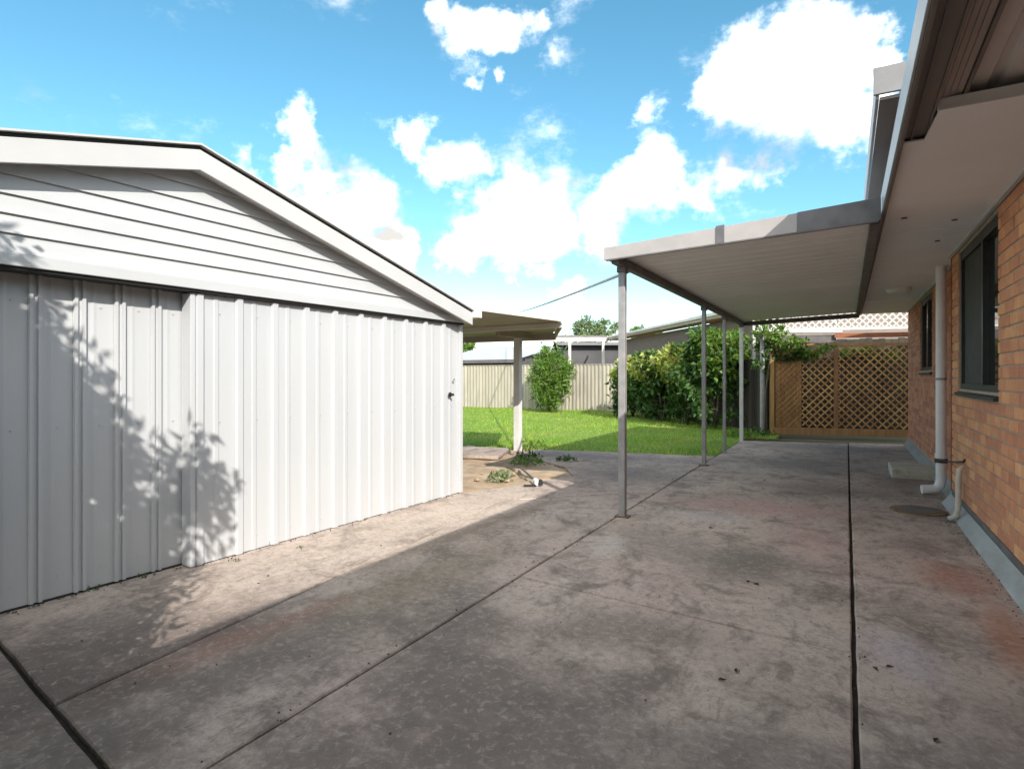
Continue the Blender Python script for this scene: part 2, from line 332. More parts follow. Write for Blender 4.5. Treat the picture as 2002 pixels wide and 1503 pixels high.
# ------------------------------------------------------------------ mesh helpers
class MB:
    def __init__(s): s.v = []; s.f = []
    def add(s, vs, fs):
        o = len(s.v); s.v += [tuple(p) for p in vs]; s.f += [tuple(i + o for i in f) for f in fs]; return s
    def box(s, x0, x1, y0, y1, z0, z1):
        return s.add([(x0, y0, z0), (x1, y0, z0), (x1, y1, z0), (x0, y1, z0), (x0, y0, z1), (x1, y0, z1), (x1, y1, z1), (x0, y1, z1)],
                     [(0, 3, 2, 1), (4, 5, 6, 7), (0, 1, 5, 4), (1, 2, 6, 5), (2, 3, 7, 6), (3, 0, 4, 7)])
    def bar(s, a, b, w, h, up=(0, 0, 1)):
        a, b = Vector(a), Vector(b); d = (b - a).normalized(); u = Vector(up)
        if abs(d.dot(u)) > .99: u = Vector((0, 1, 0))
        r = d.cross(u).normalized(); u = r.cross(d)
        vs = []
        for p in (a, b):
            for (i, j) in ((-1, -1), (1, -1), (1, 1), (-1, 1)): vs.append(p + r * i * w / 2 + u * j * h / 2)
        return s.add(vs, [(0, 1, 2, 3), (7, 6, 5, 4), (0, 4, 5, 1), (1, 5, 6, 2), (2, 6, 7, 3), (3, 7, 4, 0)])
    def tube(s, pts, rad, n=10, cap=True):
        pts = [Vector(p) for p in pts]
        if isinstance(rad, (int, float)): rad = [rad] * len(pts)
        rings = []; o = len(s.v); prev = None
        for i, p in enumerate(pts):
            d = (pts[min(i + 1, len(pts) - 1)] - pts[max(i - 1, 0)]).normalized()
            ref = prev if prev is not None else (Vector((1, 0, 0)) if abs(d.x) < .9 else Vector((0, 1, 0)))
            x = (ref - d * ref.dot(d)).normalized(); prev = x; y = d.cross(x)
            for k in range(n):
                a = 2 * math.pi * k / n; s.v.append(tuple(p + (x * math.cos(a) + y * math.sin(a)) * rad[i]))
        for i in range(len(pts) - 1):
            for k in range(n):
                a = o + i * n + k; b = o + i * n + (k + 1) % n
                s.f.append((a, b, b + n, a + n))
        if cap:
            s.f.append(tuple(o + k for k in reversed(range(n)))); e = o + (len(pts) - 1) * n; s.f.append(tuple(e + k for k in range(n)))
        return s
    def prism(s, poly, z0, z1):
        n = len(poly)
        vs = [(x, y, z0) for x, y in poly] + [(x, y, z1) for x, y in poly]
        return s.add(vs, [tuple(reversed(range(n))), tuple(range(n, 2 * n))] + [(i, (i + 1) % n, n + (i + 1) % n, n + i) for i in range(n)])
    def extrude(s, prof, axis_pts):
        """closed profile of 3-D offsets swept between two points"""
        a, b = Vector(axis_pts[0]), Vector(axis_pts[1]); n = len(prof)
        vs = [a + Vector(p) for p in prof] + [b + Vector(p) for p in prof]
        return s.add(vs, [tuple(range(n)), tuple(reversed(range(n, 2 * n)))] + [(i, n + i, n + (i + 1) % n, (i + 1) % n) for i in range(n)])
    def mesh(s, name, m):
        me = bpy.data.meshes.new(name); me.from_pydata(s.v, [], s.f); me.materials.append(M[m]); me.update()
        bm = bmesh.new(); bm.from_mesh(me); bmesh.ops.recalc_face_normals(bm, faces=bm.faces); bm.to_mesh(me); bm.free()
        return me
    def build(s, name, m, parent=None, bevel=0.0, smooth=False, **k):
        o = bpy.data.objects.new(name, s.mesh(name, m)); COL.objects.link(o)
        if parent is not None: o.parent = parent
        if bevel:
            b = o.modifiers.new('bevel', 'BEVEL'); b.width = bevel; b.segments = 2; b.limit_method = 'ANGLE'; b.angle_limit = R(40)
        if smooth:
            for p in o.data.polygons: p.use_smooth = True
        return tag(o, **k)

def tag(o, label=None, cat=None, group=None, kind=None):
    if label: o['label'] = label
    if cat: o['category'] = cat
    if group: o['group'] = group
    if kind: o['kind'] = kind
    return o
def empty(name, loc=(0, 0, 0), rz=0, **k):
    o = bpy.data.objects.new(name, None); COL.objects.link(o); o.location = loc; o.rotation_euler = (0, 0, rz); o.empty_display_size = .2
    return tag(o, **k)
def inst(name, me, parent, loc, rot=(0, 0, 0), scale=(1, 1, 1)):
    o = bpy.data.objects.new(name, me); COL.objects.link(o); o.parent = parent
    o.location = loc; o.rotation_euler = rot; o.scale = scale
    return o
def rnd(a, b): return random.uniform(a, b)

def leaf_mesh(name, m, pts, length, width, parent=None, droop=0.0, normal_bias=None, **k):
    """many folded leaf blades, each of four triangles"""
    n = len(pts); pts = np.asarray(pts, float)
    d = np.random.normal(size=(n, 3)); d[:, 2] -= droop
    d /= np.linalg.norm(d, axis=1)[:, None]
    nn = np.random.normal(size=(n, 3))
    if normal_bias is not None: nn += np.asarray(normal_bias)
    sd = np.cross(d, nn); sd /= np.linalg.norm(sd, axis=1)[:, None]
    up = np.cross(sd, d)
    Ls = (length * np.random.uniform(.65, 1.25, n))[:, None]; W = (width * np.random.uniform(.7, 1.2, n))[:, None]
    a = pts; b = pts + d * Ls * .45 + sd * W * .5 + up * W * .12; c = pts + d * Ls - up * Ls * .12; e = pts + d * Ls * .45 - sd * W * .5 + up * W * .12
    mid = pts + d * Ls * .5
    V = np.stack([a, b, c, e, mid], 1).reshape(-1, 3)
    idx = (np.arange(n) * 5)[:, None]
    F = np.concatenate([idx + np.array([[0, 1, 4]]), idx + np.array([[1, 2, 4]]), idx + np.array([[2, 3, 4]]), idx + np.array([[3, 0, 4]])], 1).reshape(-1, 3)
    me = bpy.data.meshes.new(name); me.from_pydata(V.tolist(), [], F.tolist()); me.materials.append(M[m]); me.update()
    o = bpy.data.objects.new(name, me); COL.objects.link(o)
    if parent is not None: o.parent = parent
    return tag(o, **k)

def blob_points(blobs, n, shell=.55):
    """points in a bunch of ellipsoids, gathered towards their skins and in clumps"""
    out = []
    vol = [b[3] * b[4] * b[5] for b in blobs]
    for b, v in zip(blobs, vol):
        k = max(8, int(n * v / sum(vol)))
        cl = np.random.normal(size=(max(6, k // 28), 3)); cl /= np.linalg.norm(cl, axis=1)[:, None]
        cl *= (np.random.uniform(shell ** 3, 1, len(cl)) ** (1 / 3))[:, None]
        pick = cl[np.random.randint(0, len(cl), k)] + np.random.normal(size=(k, 3)) * .13
        out.append(pick * np.array(b[3:6]) + np.array(b[0:3]))
    return np.concatenate(out)

# ------------------------------------------------------------------ ground, paving
MB().add([(-900, -900, -.10), (900, -900, -.10), (900, 900, -.10), (-900, 900, -.10)], [(0, 1, 2, 3)]).build('ground', 'ground', kind='structure')

patio = MB().prism([(-6.3, -3.2), (1.6, -3.2), (1.6, 13.7), (-1.9, 13.2), (-1.9, 9.95), (-4.9, 9.33), (-4.9, 8.4), (-3.2, 7.6), (-3.45, 5.2), (-6.3, 5.2)], -.075, -.028).build('patio', 'joint', kind='structure')

def ragged(poly, step=.14, amp=.0022):
    out = []
    n = len(poly)
    for i in range(n):
        a = Vector(poly[i]); b = Vector(poly[(i + 1) % n]); L_ = (b - a).length; k = max(1, int(L_ / step)); d = (b - a) / L_; q = Vector((-d.y, d.x))
        for j in range(k):
            p = a + (b - a) * j / k
            if j: p += q * rnd(-amp, amp)
            out.append((p.x, p.y))
    return out
def slab(poly, top=0.0, gap=.006, amp=.0022, name='slab'):
    # shrink each straight side by the joint's half width
    n = len(poly); P = [Vector(p) for p in poly]
    area = sum(P[i].x * P[(i + 1) % n].y - P[(i + 1) % n].x * P[i].y for i in range(n))
    if area < 0: P.reverse()
    g = gap if isinstance(gap, (list, tuple)) else [gap] * n
    new = []
    for i in range(n):
        a, b, c = P[i - 1], P[i], P[(i + 1) % n]
        d1 = (b - a).normalized(); d2 = (c - b).normalized()
        n1 = Vector((-d1.y, d1.x)); n2 = Vector((-d2.y, d2.x))
        p1 = a + n1 * g[i - 1]; p2 = b + n2 * g[i]
        den = d1.x * d2.y - d1.y * d2.x
        if abs(den) < 1e-3: new.append(b + n1 * g[i]); continue
        t = ((p2.x - p1.x) * d2.y - (p2.y - p1.y) * d2.x) / den
        new.append(p1 + d1 * t)
    r = ragged(new, amp=amp); m_ = len(r)
    cen = Vector((sum(p[0] for p in r) / m_, sum(p[1] for p in r) / m_))
    def inset(w):
        o = []
        for i in range(m_):
            a, b, c = Vector(r[i - 1]), Vector(r[i]), Vector(r[(i + 1) % m_])
            d = (c - a).normalized(); q = Vector((-d.y, d.x)); o.append(b + q * w)
        return o
    mb = MB(); i1 = inset(.007)
    vs = [(x, y, -.06) for x, y in r] + [(x, y, top - .007) for x, y in r] + [(p.x, p.y, top) for p in i1]
    fs = [tuple(range(2 * m_, 3 * m_))]
    for L_ in (0, 1):
        fs += [(L_ * m_ + i, L_ * m_ + (i + 1) % m_, (L_ + 1) * m_ + (i + 1) % m_, (L_ + 1) * m_ + i) for i in range(m_)]
    mb.add(vs, fs); return mb.build(name, 'concrete', patio)
G1 = .0085
slab([(-1.85, -3), (.03, -3), (.03, 3.19), (-1.85, 3.34)], gap=[G1, .010, .006, G1])
slab([(-1.85, 3.34), (.03, 3.19), (.03, 8.35), (-1.85, 8.3)], .002, gap=[.006, .010, .003, G1])
slab([(-1.85, 8.3), (.03, 8.35), (.03, 13.1), (-1.85, 12.6)], .000, gap=[.003, .010, .004, .008])
slab([(.03, -3), (.93, -3), (.93, 4.02), (.03, 3.95)], .001, gap=[G1, .004, .0045, .010])
slab([(.03, 3.95), (.93, 4.02), (.93, 7.35), (.03, 7.35)], .003, gap=[.0045, .004, .003, .010])
slab([(.03, 7.35), (1.02, 7.35), (1.02, 13.4), (.03, 13.2)], .000, gap=[.003, .004, .003, .010])
slab([(-6.2, -3), (-1.85, -3), (-1.85, .985), (-4.25, 1.36), (-6.2, 1.66)], -.001, gap=[.004, G1, .014, .010, .004])
slab([(-4.25, 1.36), (-2.72, 1.12), (-3.13, 5.42), (-4.1, 5.39)], .007, gap=[.012, .002, .004, .004], amp=.004, name='strip_slab')
slab([(-2.72, 1.12), (-1.85, .985), (-1.85, 6.35), (-2.10, 6.30), (-3.0, 5.42), (-3.13, 5.42)], -.001, gap=[.012, G1, .004, .004, .004, .002], amp=.003)
slab([(-1.85, 6.35), (-1.85, 9.95), (-4.85, 9.33), (-4.85, 8.55), (-3.55, 7.75), (-3.12, 7.1), (-3.40, 6.2), (-3.72, 5.44), (-3.0, 5.46), (-2.12, 6.35)], -.003, gap=[G1] + [.004] * 9, amp=.003)

# garden bed beside the shed
bedp = [(-3.70, 5.40), (-3.38, 6.2), (-3.10, 7.1), (-3.53, 7.77), (-4.83, 8.57), (-4.83, 9.2), (-9, 9.2), (-9, 5.4)]
bm = bmesh.new()
def bed_mesh():
    mb = MB(); nx, ny = 46, 40
    x0, x1, y0, y1 = -9, -3.05, 5.36, 9.3
    from mathutils import noise as mn
    inside = lambda x, y: (x < -3.70 + (y - 5.4) * .40 if y < 6.2 else x < -3.38 + (y - 6.2) * .31 if y < 7.1 else x < -3.10 - (y - 7.1) * .64 if y < 7.77 else x < -3.53 - (y - 7.77) * 1.62)
    vs = []; fs = []
    for j in range(ny + 1):
        for i in range(nx + 1):
            x = x0 + (x1 - x0) * (i / nx) ** .6; y = y0 + (y1 - y0) * j / ny
            z = -.02 + .035 * mn.noise((x * 1.7, y * 1.7, 3)) + .022 * mn.noise((x * 6, y * 6, 1))
            if not inside(x, y): z = min(z, -.05)
            elif not inside(x + .12, y): z = min(z, -.004)
            vs.append((x, y, z))
    for j in range(ny):
        for i in range(nx):
            a = j * (nx + 1) + i; fs.append((a, a + 1, a + nx + 2, a + nx + 1))
    return mb.add(vs, fs)
bed_mesh().build('garden_bed', 'soil', kind='structure', smooth=True)

# lawn
def lawn_in(x, y):
    if y > 20.45 or x < -26: return False
    edge = 9.96 + (x + 1.86) * (.62 / 2.98) if x > -4.85 else 9.25
    if y < edge: return False
    if x > -1.88 and y < 13.15: return False
    if x > -1.4: return False
    if y > 20.4 - (x + 6.6) * (5.9 / 5.1) and x > -6.6: return False
    return True
lm = MB(); lm.prism([(-30, 9.27), (-4.87, 9.27), (-1.87, 9.99), (-1.87, 13.3), (-1.3, 13.4), (-1.3, 14.6), (-6.6, 20.6), (-30, 20.6)], -.09, -.012)
lm.build('lawn', 'lawn', kind='structure')
def grass():
    n = 52000; X = []; 
    while len(X) < n:
        x = rnd(-20, -1.4); y = 9.2 + (rnd(0, 1) ** 1.35) * 11.3
        if lawn_in(x, y) or (random.random() < .45 and lawn_in(x - rnd(0, .04), y + rnd(0, .09))): X.append((x, y))
    X = np.array(X); k = len(X)
    h = np.random.uniform(.018, .058, k) * np.where(np.random.rand(k) < .04, 1.9, 1.0) * (1 + .5 * np.sin(X[:, 0] * 2.1) * np.cos(X[:, 1] * 1.3))
    edge = (X[:, 1] > 19.7); h[edge] *= 1.9
    a = np.random.uniform(0, 6.283, k); w = np.random.uniform(.006, .013, k)
    dx, dy = np.cos(a) * w, np.sin(a) * w
    lean = np.random.normal(size=(k, 2)) * .018
    V = np.stack([np.stack([X[:, 0] - dx, X[:, 1] - dy, np.full(k, -.014)], 1), np.stack([X[:, 0] + dx, X[:, 1] + dy, np.full(k, -.014)], 1),
                  np.stack([X[:, 0] + lean[:, 0], X[:, 1] + lean[:, 1], -.012 + h], 1)], 1).reshape(-1, 3)
    F = (np.arange(k) * 3)[:, None] + np.array([[0, 1, 2]])
    me = bpy.data.meshes.new('grass'); me.from_pydata(V.tolist(), [], F.tolist()); me.materials.append(M['grass']); me.update()
    o = bpy.data.objects.new('grass', me); COL.objects.link(o)
    tag(o, 'short bright green grass covering the back lawn', 'grass', kind='stuff')
grass()

# ------------------------------------------------------------------ white shed
# local frame of the shed: x outwards (to the house), y along its front, z up; corner at the origin
shed = empty('garden_shed', (-3.734, 5.354, 0), -R(2.327), label='large white metal shed with weatherboard gable and ribbed steel front', cat='shed')
PITCH = .26
def rib_panel(w, rw, rh, z0, z1, dbl=False):
    mb = MB(); t = .0015
    pr = [(0, 0), (.012, 0)]
    if dbl: pr = [(0, 0), (.004, rh), (.004 + rw * .28, rh), (.004 + rw * .36, rh * .25), (rw * .64 + .004, rh * .25), (rw * .72 + .004, rh), (rw + .004, rh), (rw + .010, 0), (w * .42, 0), (w * .5, .0025), (w * .58, 0), (w - .001, 0)]
    else: pr = [(0, 0), (.012, rh), (rw - .012, rh), (rw, 0), (w * .45, 0), (w * .49, .004), (w * .57, .004), (w * .61, 0), (w - .001, 0)]
    n = len(pr)
    vs = [(x, y, z0) for y, x in pr] + [(x, y, z1) for y, x in pr]
    return mb.add(vs, [(i, i + 1, n + i + 1, n + i) for i in range(n - 1)])
pw = 2.95 / 10
me = rib_panel(pw, .065, .024, .012, 1.862).mesh('wall_panel', 'sheet')
for i in range(10): inst('wall_panel', me, shed, (rnd(-.001, .001), -2.95 + i * pw, 0))
me = rib_panel(.218, .058, .022, .02, 1.90, True).mesh('door_panel', 'sheet')
for i in range(14): inst('door_panel', me, shed, (-.105 + rnd(-.001, .001), -3.183 + .0 - (i - 0) * .218, 0))
MB().box(-.13, -.107, -6.0, -2.95, .03, 1.99).build('backing_sheet', 'sheet', shed)
MB().box(-.09, .0195, -2.985, -2.951, .012, 1.861).build('door_jamb', 'sheet', shed, bevel=.004)
MB().box(-.06, .030, .001, .055, .012, 1.865).build('corner_trim', 'sheet', shed, bevel=.004)
MB().box(-.04, -.003, -2.95, 0, .012, 1.98).build('backing_sheet', 'sheet', shed)
# gable: bottom trim, weatherboards, dark slot
MB().box(-.03, .062, -6.0, .06, 1.885, 1.952).build('gable_trim', 'board', shed, bevel=.004)
MB().box(-.14, .044, -6.0, .05, 1.868, 1.884).build('shadow_gap', 'blackgap', shed)
def gz(y): return 2.745 - PITCH * abs(y + 3.0)
zb = 1.955; k = 0
while zb < 2.68:
    zt = min(zb + .1035, 2.725)
    ylo = lambda z: -3.0 - (2.745 - z) / PITCH
    yhi = lambda z: -3.0 + (2.745 - z) / PITCH
    a0, a1 = max(ylo(zb), -6.0), min(yhi(zb), .05); b0, b1 = max(ylo(zt), -6.0), min(yhi(zt), .05)
    mb = MB(); xb, xt = .046, .030
    vs = [(xb, a0, zb), (xb, a1, zb), (xt, b1, zt + .004), (xt, b0, zt + .004), (-.02, a0, zb), (-.02, a1, zb), (-.02, b1, zt + .004), (-.02, b0, zt + .004)]
    mb.add(vs, [(0, 1, 2, 3), (7, 6, 5, 4), (0, 4, 5, 1), (1, 5, 6, 2), (2, 6, 7, 3), (3, 7, 4, 0)])
    mb.build('weatherboard', 'board', shed)
    zb += .1035
# barge boards, capping, rake soffit, roof
def rake(y0, y1, x0, x1, dz0, dz1):
    z = lambda y: 2.81 - PITCH * abs(y + 3.0)
    vs = []
    for x in (x0, x1):
        vs += [(x, y0, z(y0) + dz0), (x, y1, z(y1) + dz0), (x, y1, z(y1) + dz1), (x, y0, z(y0) + dz1)]
    return MB().add(vs, [(0, 1, 2, 3), (7, 6, 5, 4), (0, 4, 5, 1), (1, 5, 6, 2), (2, 6, 7, 3), (3, 7, 4, 0)])
for (y0, y1) in ((-6.06, -3.0), (-3.0, .06)):
    rake(y0, y1, .135, .16, -.155, -.022).build('barge_board', 'barge', shed, bevel=.003)
    rake(y0 - (.03 if y0 < -5 else 0), y1 + (.03 if y1 > -1 else 0), .11, .176, .006, .018).build('barge_cap', 'barge', shed)
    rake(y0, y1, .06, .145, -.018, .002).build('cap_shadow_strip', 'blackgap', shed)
    rake(y0, y1, -.02, .13, -.130, -.115).build('rake_soffit', 'barge', shed)
    rake(y0, y1, -6.6, .105, -.010, .012).build('roof_sheet', 'roofsteel', shed)
MB().box(-6.4, -.05, -.03, .03, .012, 1.95).build('side_wall', 'sheet', shed)
MB().box(-6.4, -.14, -6.0, -5.95, .012, 1.95).build('side_wall', 'sheet', shed)
MB().box(-6.4, -6.35, -5.94, -.04, .012, 1.95).build('rear_wall', 'sheet', shed)
MB().box(-.128, -.100, -6.0, -2.96, -.02, .016).build('base_gap', 'blackgap', shed)
MB().box(-.02, .003, -2.95, .05, -.02, .012).build('base_gap', 'blackgap', shed)
# gutter end of the low eave
MB().box(-6.5, .21, .065, .17, 1.94, 2.03).build('gutter', 'cream', shed, bevel=.008)
sc = MB()
for i in range(10):
    for z in (.12, .98, 1.74):
        sc.tube([(.001, -2.95 + i * pw + .18, z), (.006, -2.95 + i * pw + .18, z)], .006, 6)
for i in range(14):
    for z in (.14, 1.0, 1.72):
        sc.tube([(-.105, -3.183 - i * .218 + .145, z), (-.099, -3.183 - i * .218 + .145, z)], .006, 6)
sc.build('screw_heads', 'sheet', shed, kind='stuff')
hd = MB(); hd.tube([(.024, -.175, 1.10), (.034, -.175, 1.10)], .026, 14); hd.tube([(.034, -.175, 1.10), (.062, -.175, 1.10), (.075, -.175, 1.10)], [.010, .016, .013], 12)
hd.build('door_knob', 'alu', shed, smooth=False)
MB().tube([(.03, -.115, 1.26), (.040, -.115, 1.26)], .013, 12).build('lock', 'steel_post', shed)

# ------------------------------------------------------------------ canopy behind the shed
can = empty('side_canopy', (-4.84, 8.71, 0), label='low flat canopy on a white post beyond the white shed', cat='canopy')
def rel(p, o): return (p[0] - o[0], p[1] - o[1], p[2] if len(p) > 2 else 0)
CO = (-4.84, 8.71)
poly = [(-3.72, 5.60), (-3.44, 7.45), (-4.45, 9.40), (-8.2, 9.30), (-8.2, 5.6)]
MB().prism([(x - CO[0], y - CO[1]) for x, y in poly], 2.075, 2.10).build('roof', 'cream', can)
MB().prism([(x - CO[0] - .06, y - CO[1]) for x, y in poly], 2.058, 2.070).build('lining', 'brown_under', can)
def cbar(a, b, w, h, name, m): MB().bar(rel(a, CO), rel(b, CO), w, h).build(name, m, can, bevel=.003)
cbar((-3.70, 5.60, 2.075), (-3.42, 7.45, 2.075), .03, .05, 'edge_trim', 'cream')
cbar((-3.46, 7.50, 2.01), (-7.9, 7.9, 2.01), .05, .07, 'beam', 'cream')
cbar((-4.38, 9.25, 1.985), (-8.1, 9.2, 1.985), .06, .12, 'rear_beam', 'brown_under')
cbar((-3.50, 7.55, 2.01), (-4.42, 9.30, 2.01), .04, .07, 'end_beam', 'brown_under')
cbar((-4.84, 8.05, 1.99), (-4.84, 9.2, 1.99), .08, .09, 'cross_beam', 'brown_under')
MB().box(-.055, .055, -.055, .055, .0, 1.945).build('post', 'white_post', can, bevel=.006)
MB().box(-.09, .09, -.09, .09, -.02, .045).build('footing', 'concrete', can, bevel=.01)

# ------------------------------------------------------------------ brick house
house = empty('brick_house', (.92, 6.0, 0), label='orange brick house with wide eaves, dark windows and white downpipe', cat='house')
HO = Vector((.92, 6.0, 0))
def H(mb): 
    mb.v = [tuple(Vector(p) - HO) for p in mb.v]; return mb
W1 = (5.25, 6.94, 1.18, 2.46); W2 = (9.7, 11.1, 1.38, 2.46); Z0, Z1 = .16, 2.52
wall = MB()
for (x, ya, yb, w) in ((.928, -8.0, 7.35, W1), (1.008, 7.35, 13.25, W2)):
    wall.box(x, x + .16, ya, w[0], -.05, 2.85); wall.box(x, x + .16, w[1], yb, -.05, 2.85)
    wall.box(x, x + .16, w[0], w[1], -.05, w[2]); wall.box(x, x + .16, w[0], w[1], w[3], 2.85)
wall.box(1.17, 7.0, 13.0, 13.25, -.05, 2.85)
H(wall).build('wall', 'mortar', house)
CW, BL = .086, .24
bmesh_vars = []
for i in range(4):
    b = MB().box(0, .06, -.115, .115, -.038, .038)
    b.v = [(x + rnd(-.0012, .0012), y + rnd(-.003, .003), z + rnd(-.0025, .0025)) for x, y, z in b.v]
    bm = bmesh.new(); me = b.mesh('brick', 'brick'); bm.from_mesh(me)
    bmesh.ops.bevel(bm, geom=[e for e in bm.edges if min(v.co.x for v in e.verts) < .01], offset=.004, segments=1, affect='EDGES'); bm.to_mesh(me); bm.free()
    bmesh_vars.append(me)
halfbrick = []
near, rest = [], MB()
def brick_run(x, ya, yb, w, indiv):
    row = 0; z = Z0 + .045
    while z < Z1:
        off = 0 if row % 2 else .12
        y = math.floor(ya / BL) * BL + off
        while y < yb:
            lo, hi = max(y - .115, ya), min(y + .115, yb)
            segs = [(lo, hi)]
            if z + .036 > w[2] and z - .036 < w[3] and hi > w[0] and lo < w[1]:
                segs = []
                if lo < w[0] - .03: segs.append((lo, w[0] - .004))
                if hi > w[1] + .03: segs.append((w[1] + .004, hi))
            for (a, b) in segs:
                if b - a < .03: continue
                if indiv(y, z): near.append((x, (a + b) / 2, z, b - a))
                else: rest.box(x + rnd(-.0015, .0015), x + .05, a, b, z - .038 + rnd(-.002, .002), z + .038 + rnd(-.002, .002))
            y += BL
        z += CW; row += 1
brick_run(.92, 2.2, 7.345, W1, lambda y, z: y > 4.42)
brick_run(1.0, 7.36, 13.25, W2, lambda y, z: False)
def brick_row_near():
    c = [(((p[1] - 4.5) ** 2), p) for p in near]
    c.sort(key=lambda t: t[0])
    for i, (_, (x, y, z, l)) in enumerate(c):
        if i < 298:
            inst('brick', random.choice(bmesh_vars), house, Vector((x + rnd(-.002, .002), y, z)) - HO, (rnd(-.006, .006), rnd(-.006, .006), rnd(-.008, .008)), (1, l / .23, 1))
        else: rest.box(x + rnd(-.0015, .0015), x + .05, y - l / 2, y + l / 2, z - .038, z + .038)
brick_row_near()
H(rest).build('brickwork', 'brick', house, kind='stuff')
H(MB().box(.914, .93, 7.315, 7.345, .16, 2.49)).build('control_joint', 'rust_rail', house)
# sloped metal kick strip at the foot
H(MB().extrude([(0, 0, 0), (-.012, 0, .012), (.066, 0, .112), (.078, 0, .104)], ((.85, -8, .0), (.85, 7.36, .0)))).build('base_flashing', 'kick', house)
H(MB().extrude([(0, 0, 0), (-.012, 0, .012), (.062, 0, .13), (.07, 0, .12)], ((.94, 7.36, .0), (.94, 13.25, .0)))).build('base_flashing', 'kick', house)
H(MB().box(.9205, .9275, -8, 7.34, .09, .164)).build('foot_shade_strip', 'beam', house)  # shade of the recess under the bricks, painted as a dark strip
# windows
def window(x, w, split, screen_far, name):
    y0, y1, z0, z1 = w
    rt = MB()
    fw = .05
    rt.box(x + .02, x + .09, y0 + .001, y0 + fw, z0 + .001, z1 - .001); rt.box(x + .02, x + .09, y1 - fw, y1 - .001, z0 + .001, z1 - .001)
    rt.box(x + .021, x + .089, y0 + fw, y1 - fw, z0 + .001, z0 + fw); rt.box(x + .021, x + .089, y0 + fw, y1 - fw, z1 - fw - .03, z1 - .001)
    rt.box(x + .022, x + .088, split - .03, split + .03, z0 + fw, z1 - fw - .03)
    fr = H(rt).build(name, 'alu', house)
    H(MB().box(x + .060, x + .068, y0 + fw, split - .03, z0 + fw, z1 - fw - .03)).build('pane', 'glass', fr)
    H(MB().box(x + .044, x + .050, split + .03, y1 - fw, z0 + fw, z1 - fw - .03)).build('insect_screen' if screen_far else 'pane', 'flyscreen' if screen_far else 'glass', fr)
    s = MB(); s.add([(x - .03, y0 - .02, z0 - .035), (x - .03, y1 + .02, z0 - .035), (x + .06, y1 + .02, z0 - .002), (x + .06, y0 - .02, z0 - .002), (x - .03, y0 - .02, z0 - .06), (x - .03, y1 + .02, z0 - .06), (x + .06, y1 + .02, z0 - .06), (x + .06, y0 - .02, z0 - .06)],
          [(0, 1, 2, 3), (7, 6, 5, 4), (0, 4, 5, 1), (1, 5, 6, 2), (2, 6, 7, 3), (3, 7, 4, 0)])
    H(s).build('sill', 'alu', fr)
window(.92, W1, 5.95, True, 'window'); window(1.0, W2, 10.4, False, 'window')
# eaves: soffit with a notch at its near end, cover strip along the wall
sof = MB()
sof.prism([(.255, 3.64), (.345, 3.64), (.365, 3.27), (.915, 3.27), (.915, 7.36), (.995, 7.36), (.995, 13.3), (.255, 13.3)], 2.500, 2.508)
H(sof).build('soffit', 'soffit', house)
H(MB().box(.890, .916, 3.28, 7.33, 2.482, 2.4995)).build('soffit_trim', 'board', house)
H(MB().box(.972, .997, 7.365, 13.2, 2.482, 2.4995)).build('soffit_trim', 'board', house)
for y in (5.9, 8.4, 10.9): H(MB().box(.26, .885, y - .022, y + .022, 2.491, 2.4995)).build('soffit_joint_strip', 'soffit', house)
# gutter and fascia
H(MB().box(.222, .236, -8, 13.3, 2.485, 2.645)).build('gutter_lip', 'gutter_lip', house, bevel=.004)
H(MB().box(.2365, .252, -8, 13.3, 2.478, 2.60)).build('gutter_face', 'gutter', house)
g = MB()
for (x0, x1, z) in ((.2525, .285, 2.522), (.286, .292, 2.512), (.293, .345, 2.526)): g.box(x0, x1, -8, 13.25, z, z + .012)
g.box(.346, .356, -8, 13.25, 2.516, 2.66)
H(g).build('gutter_floor', 'gutter', house)
for i, (x0, x1, z) in enumerate(((.357, .376, 2.556), (.378, .400, 2.562), (.402, .424, 2.566), (.426, .452, 2.570))):
    H(MB().box(x0, x1, -8, 3.6, z, z + .02)).build('fascia_strip', 'fascia_strip', house, bevel=.003)
H(MB().box(.455, .470, -8, 3.6, 2.56, 2.75)).build('fascia_board', 'gutter', house)
sh = MB(); x = .472; i = 0                                   # ribbed roof sheet seen from below, ahead of the soffit
prof = []
while x < .93:
    prof += [(x, 2.60), (x + .07, 2.60), (x + .085, 2.622), (x + .115, 2.622)]; x += .13
n = len(prof)
sh.add([(px, -8, pz) for px, pz in prof] + [(px, 4.4, pz) for px, pz in prof], [(i, i + 1, n + i + 1, n + i) for i in range(n - 1)])
H(sh).build('ceiling_sheet', 'ceiling_sheet', house)
H(MB().box(.36, .915, 3.285, 3.30, 2.509, 2.56)).build('soffit_edge', 'soffit', house)
# raised box gutter that starts further on
H(MB().box(.14, .158, 3.86, 13.2, 2.84, 3.0)).build('upper_gutter_lip', 'gutter_lip', house, bevel=.003)
H(MB().box(.16, .27, 3.86, 13.2, 2.835, 2.85)).build('upper_gutter_floor', 'gutter', house)
H(MB().box(.13, .42, 3.835, 3.856, 2.86, 3.01)).build('upper_gutter_end', 'flash_mid', house, bevel=.003)
H(MB().box(.272, .295, 3.86, 13.2, 2.62, 2.99)).build('upper_fascia', 'gutter', house)
rf = MB()
rf.add([(.30, 3.9, 3.0), (.30, 13.4, 3.0), (5.6, 13.4, 4.95), (5.6, 3.9, 4.95)], [(0, 1, 2, 3)])
rf.add([(.30, -8.2, 2.76), (.30, 3.88, 2.76), (5.6, 3.88, 4.71), (5.6, -8.2, 4.71)], [(0, 1, 2, 3)])
rf.add([(10.9, 3.9, 3.0), (10.9, 13.4, 3.0), (5.61, 13.4, 4.95), (5.61, 3.9, 4.95)], [(0, 1, 2, 3)])
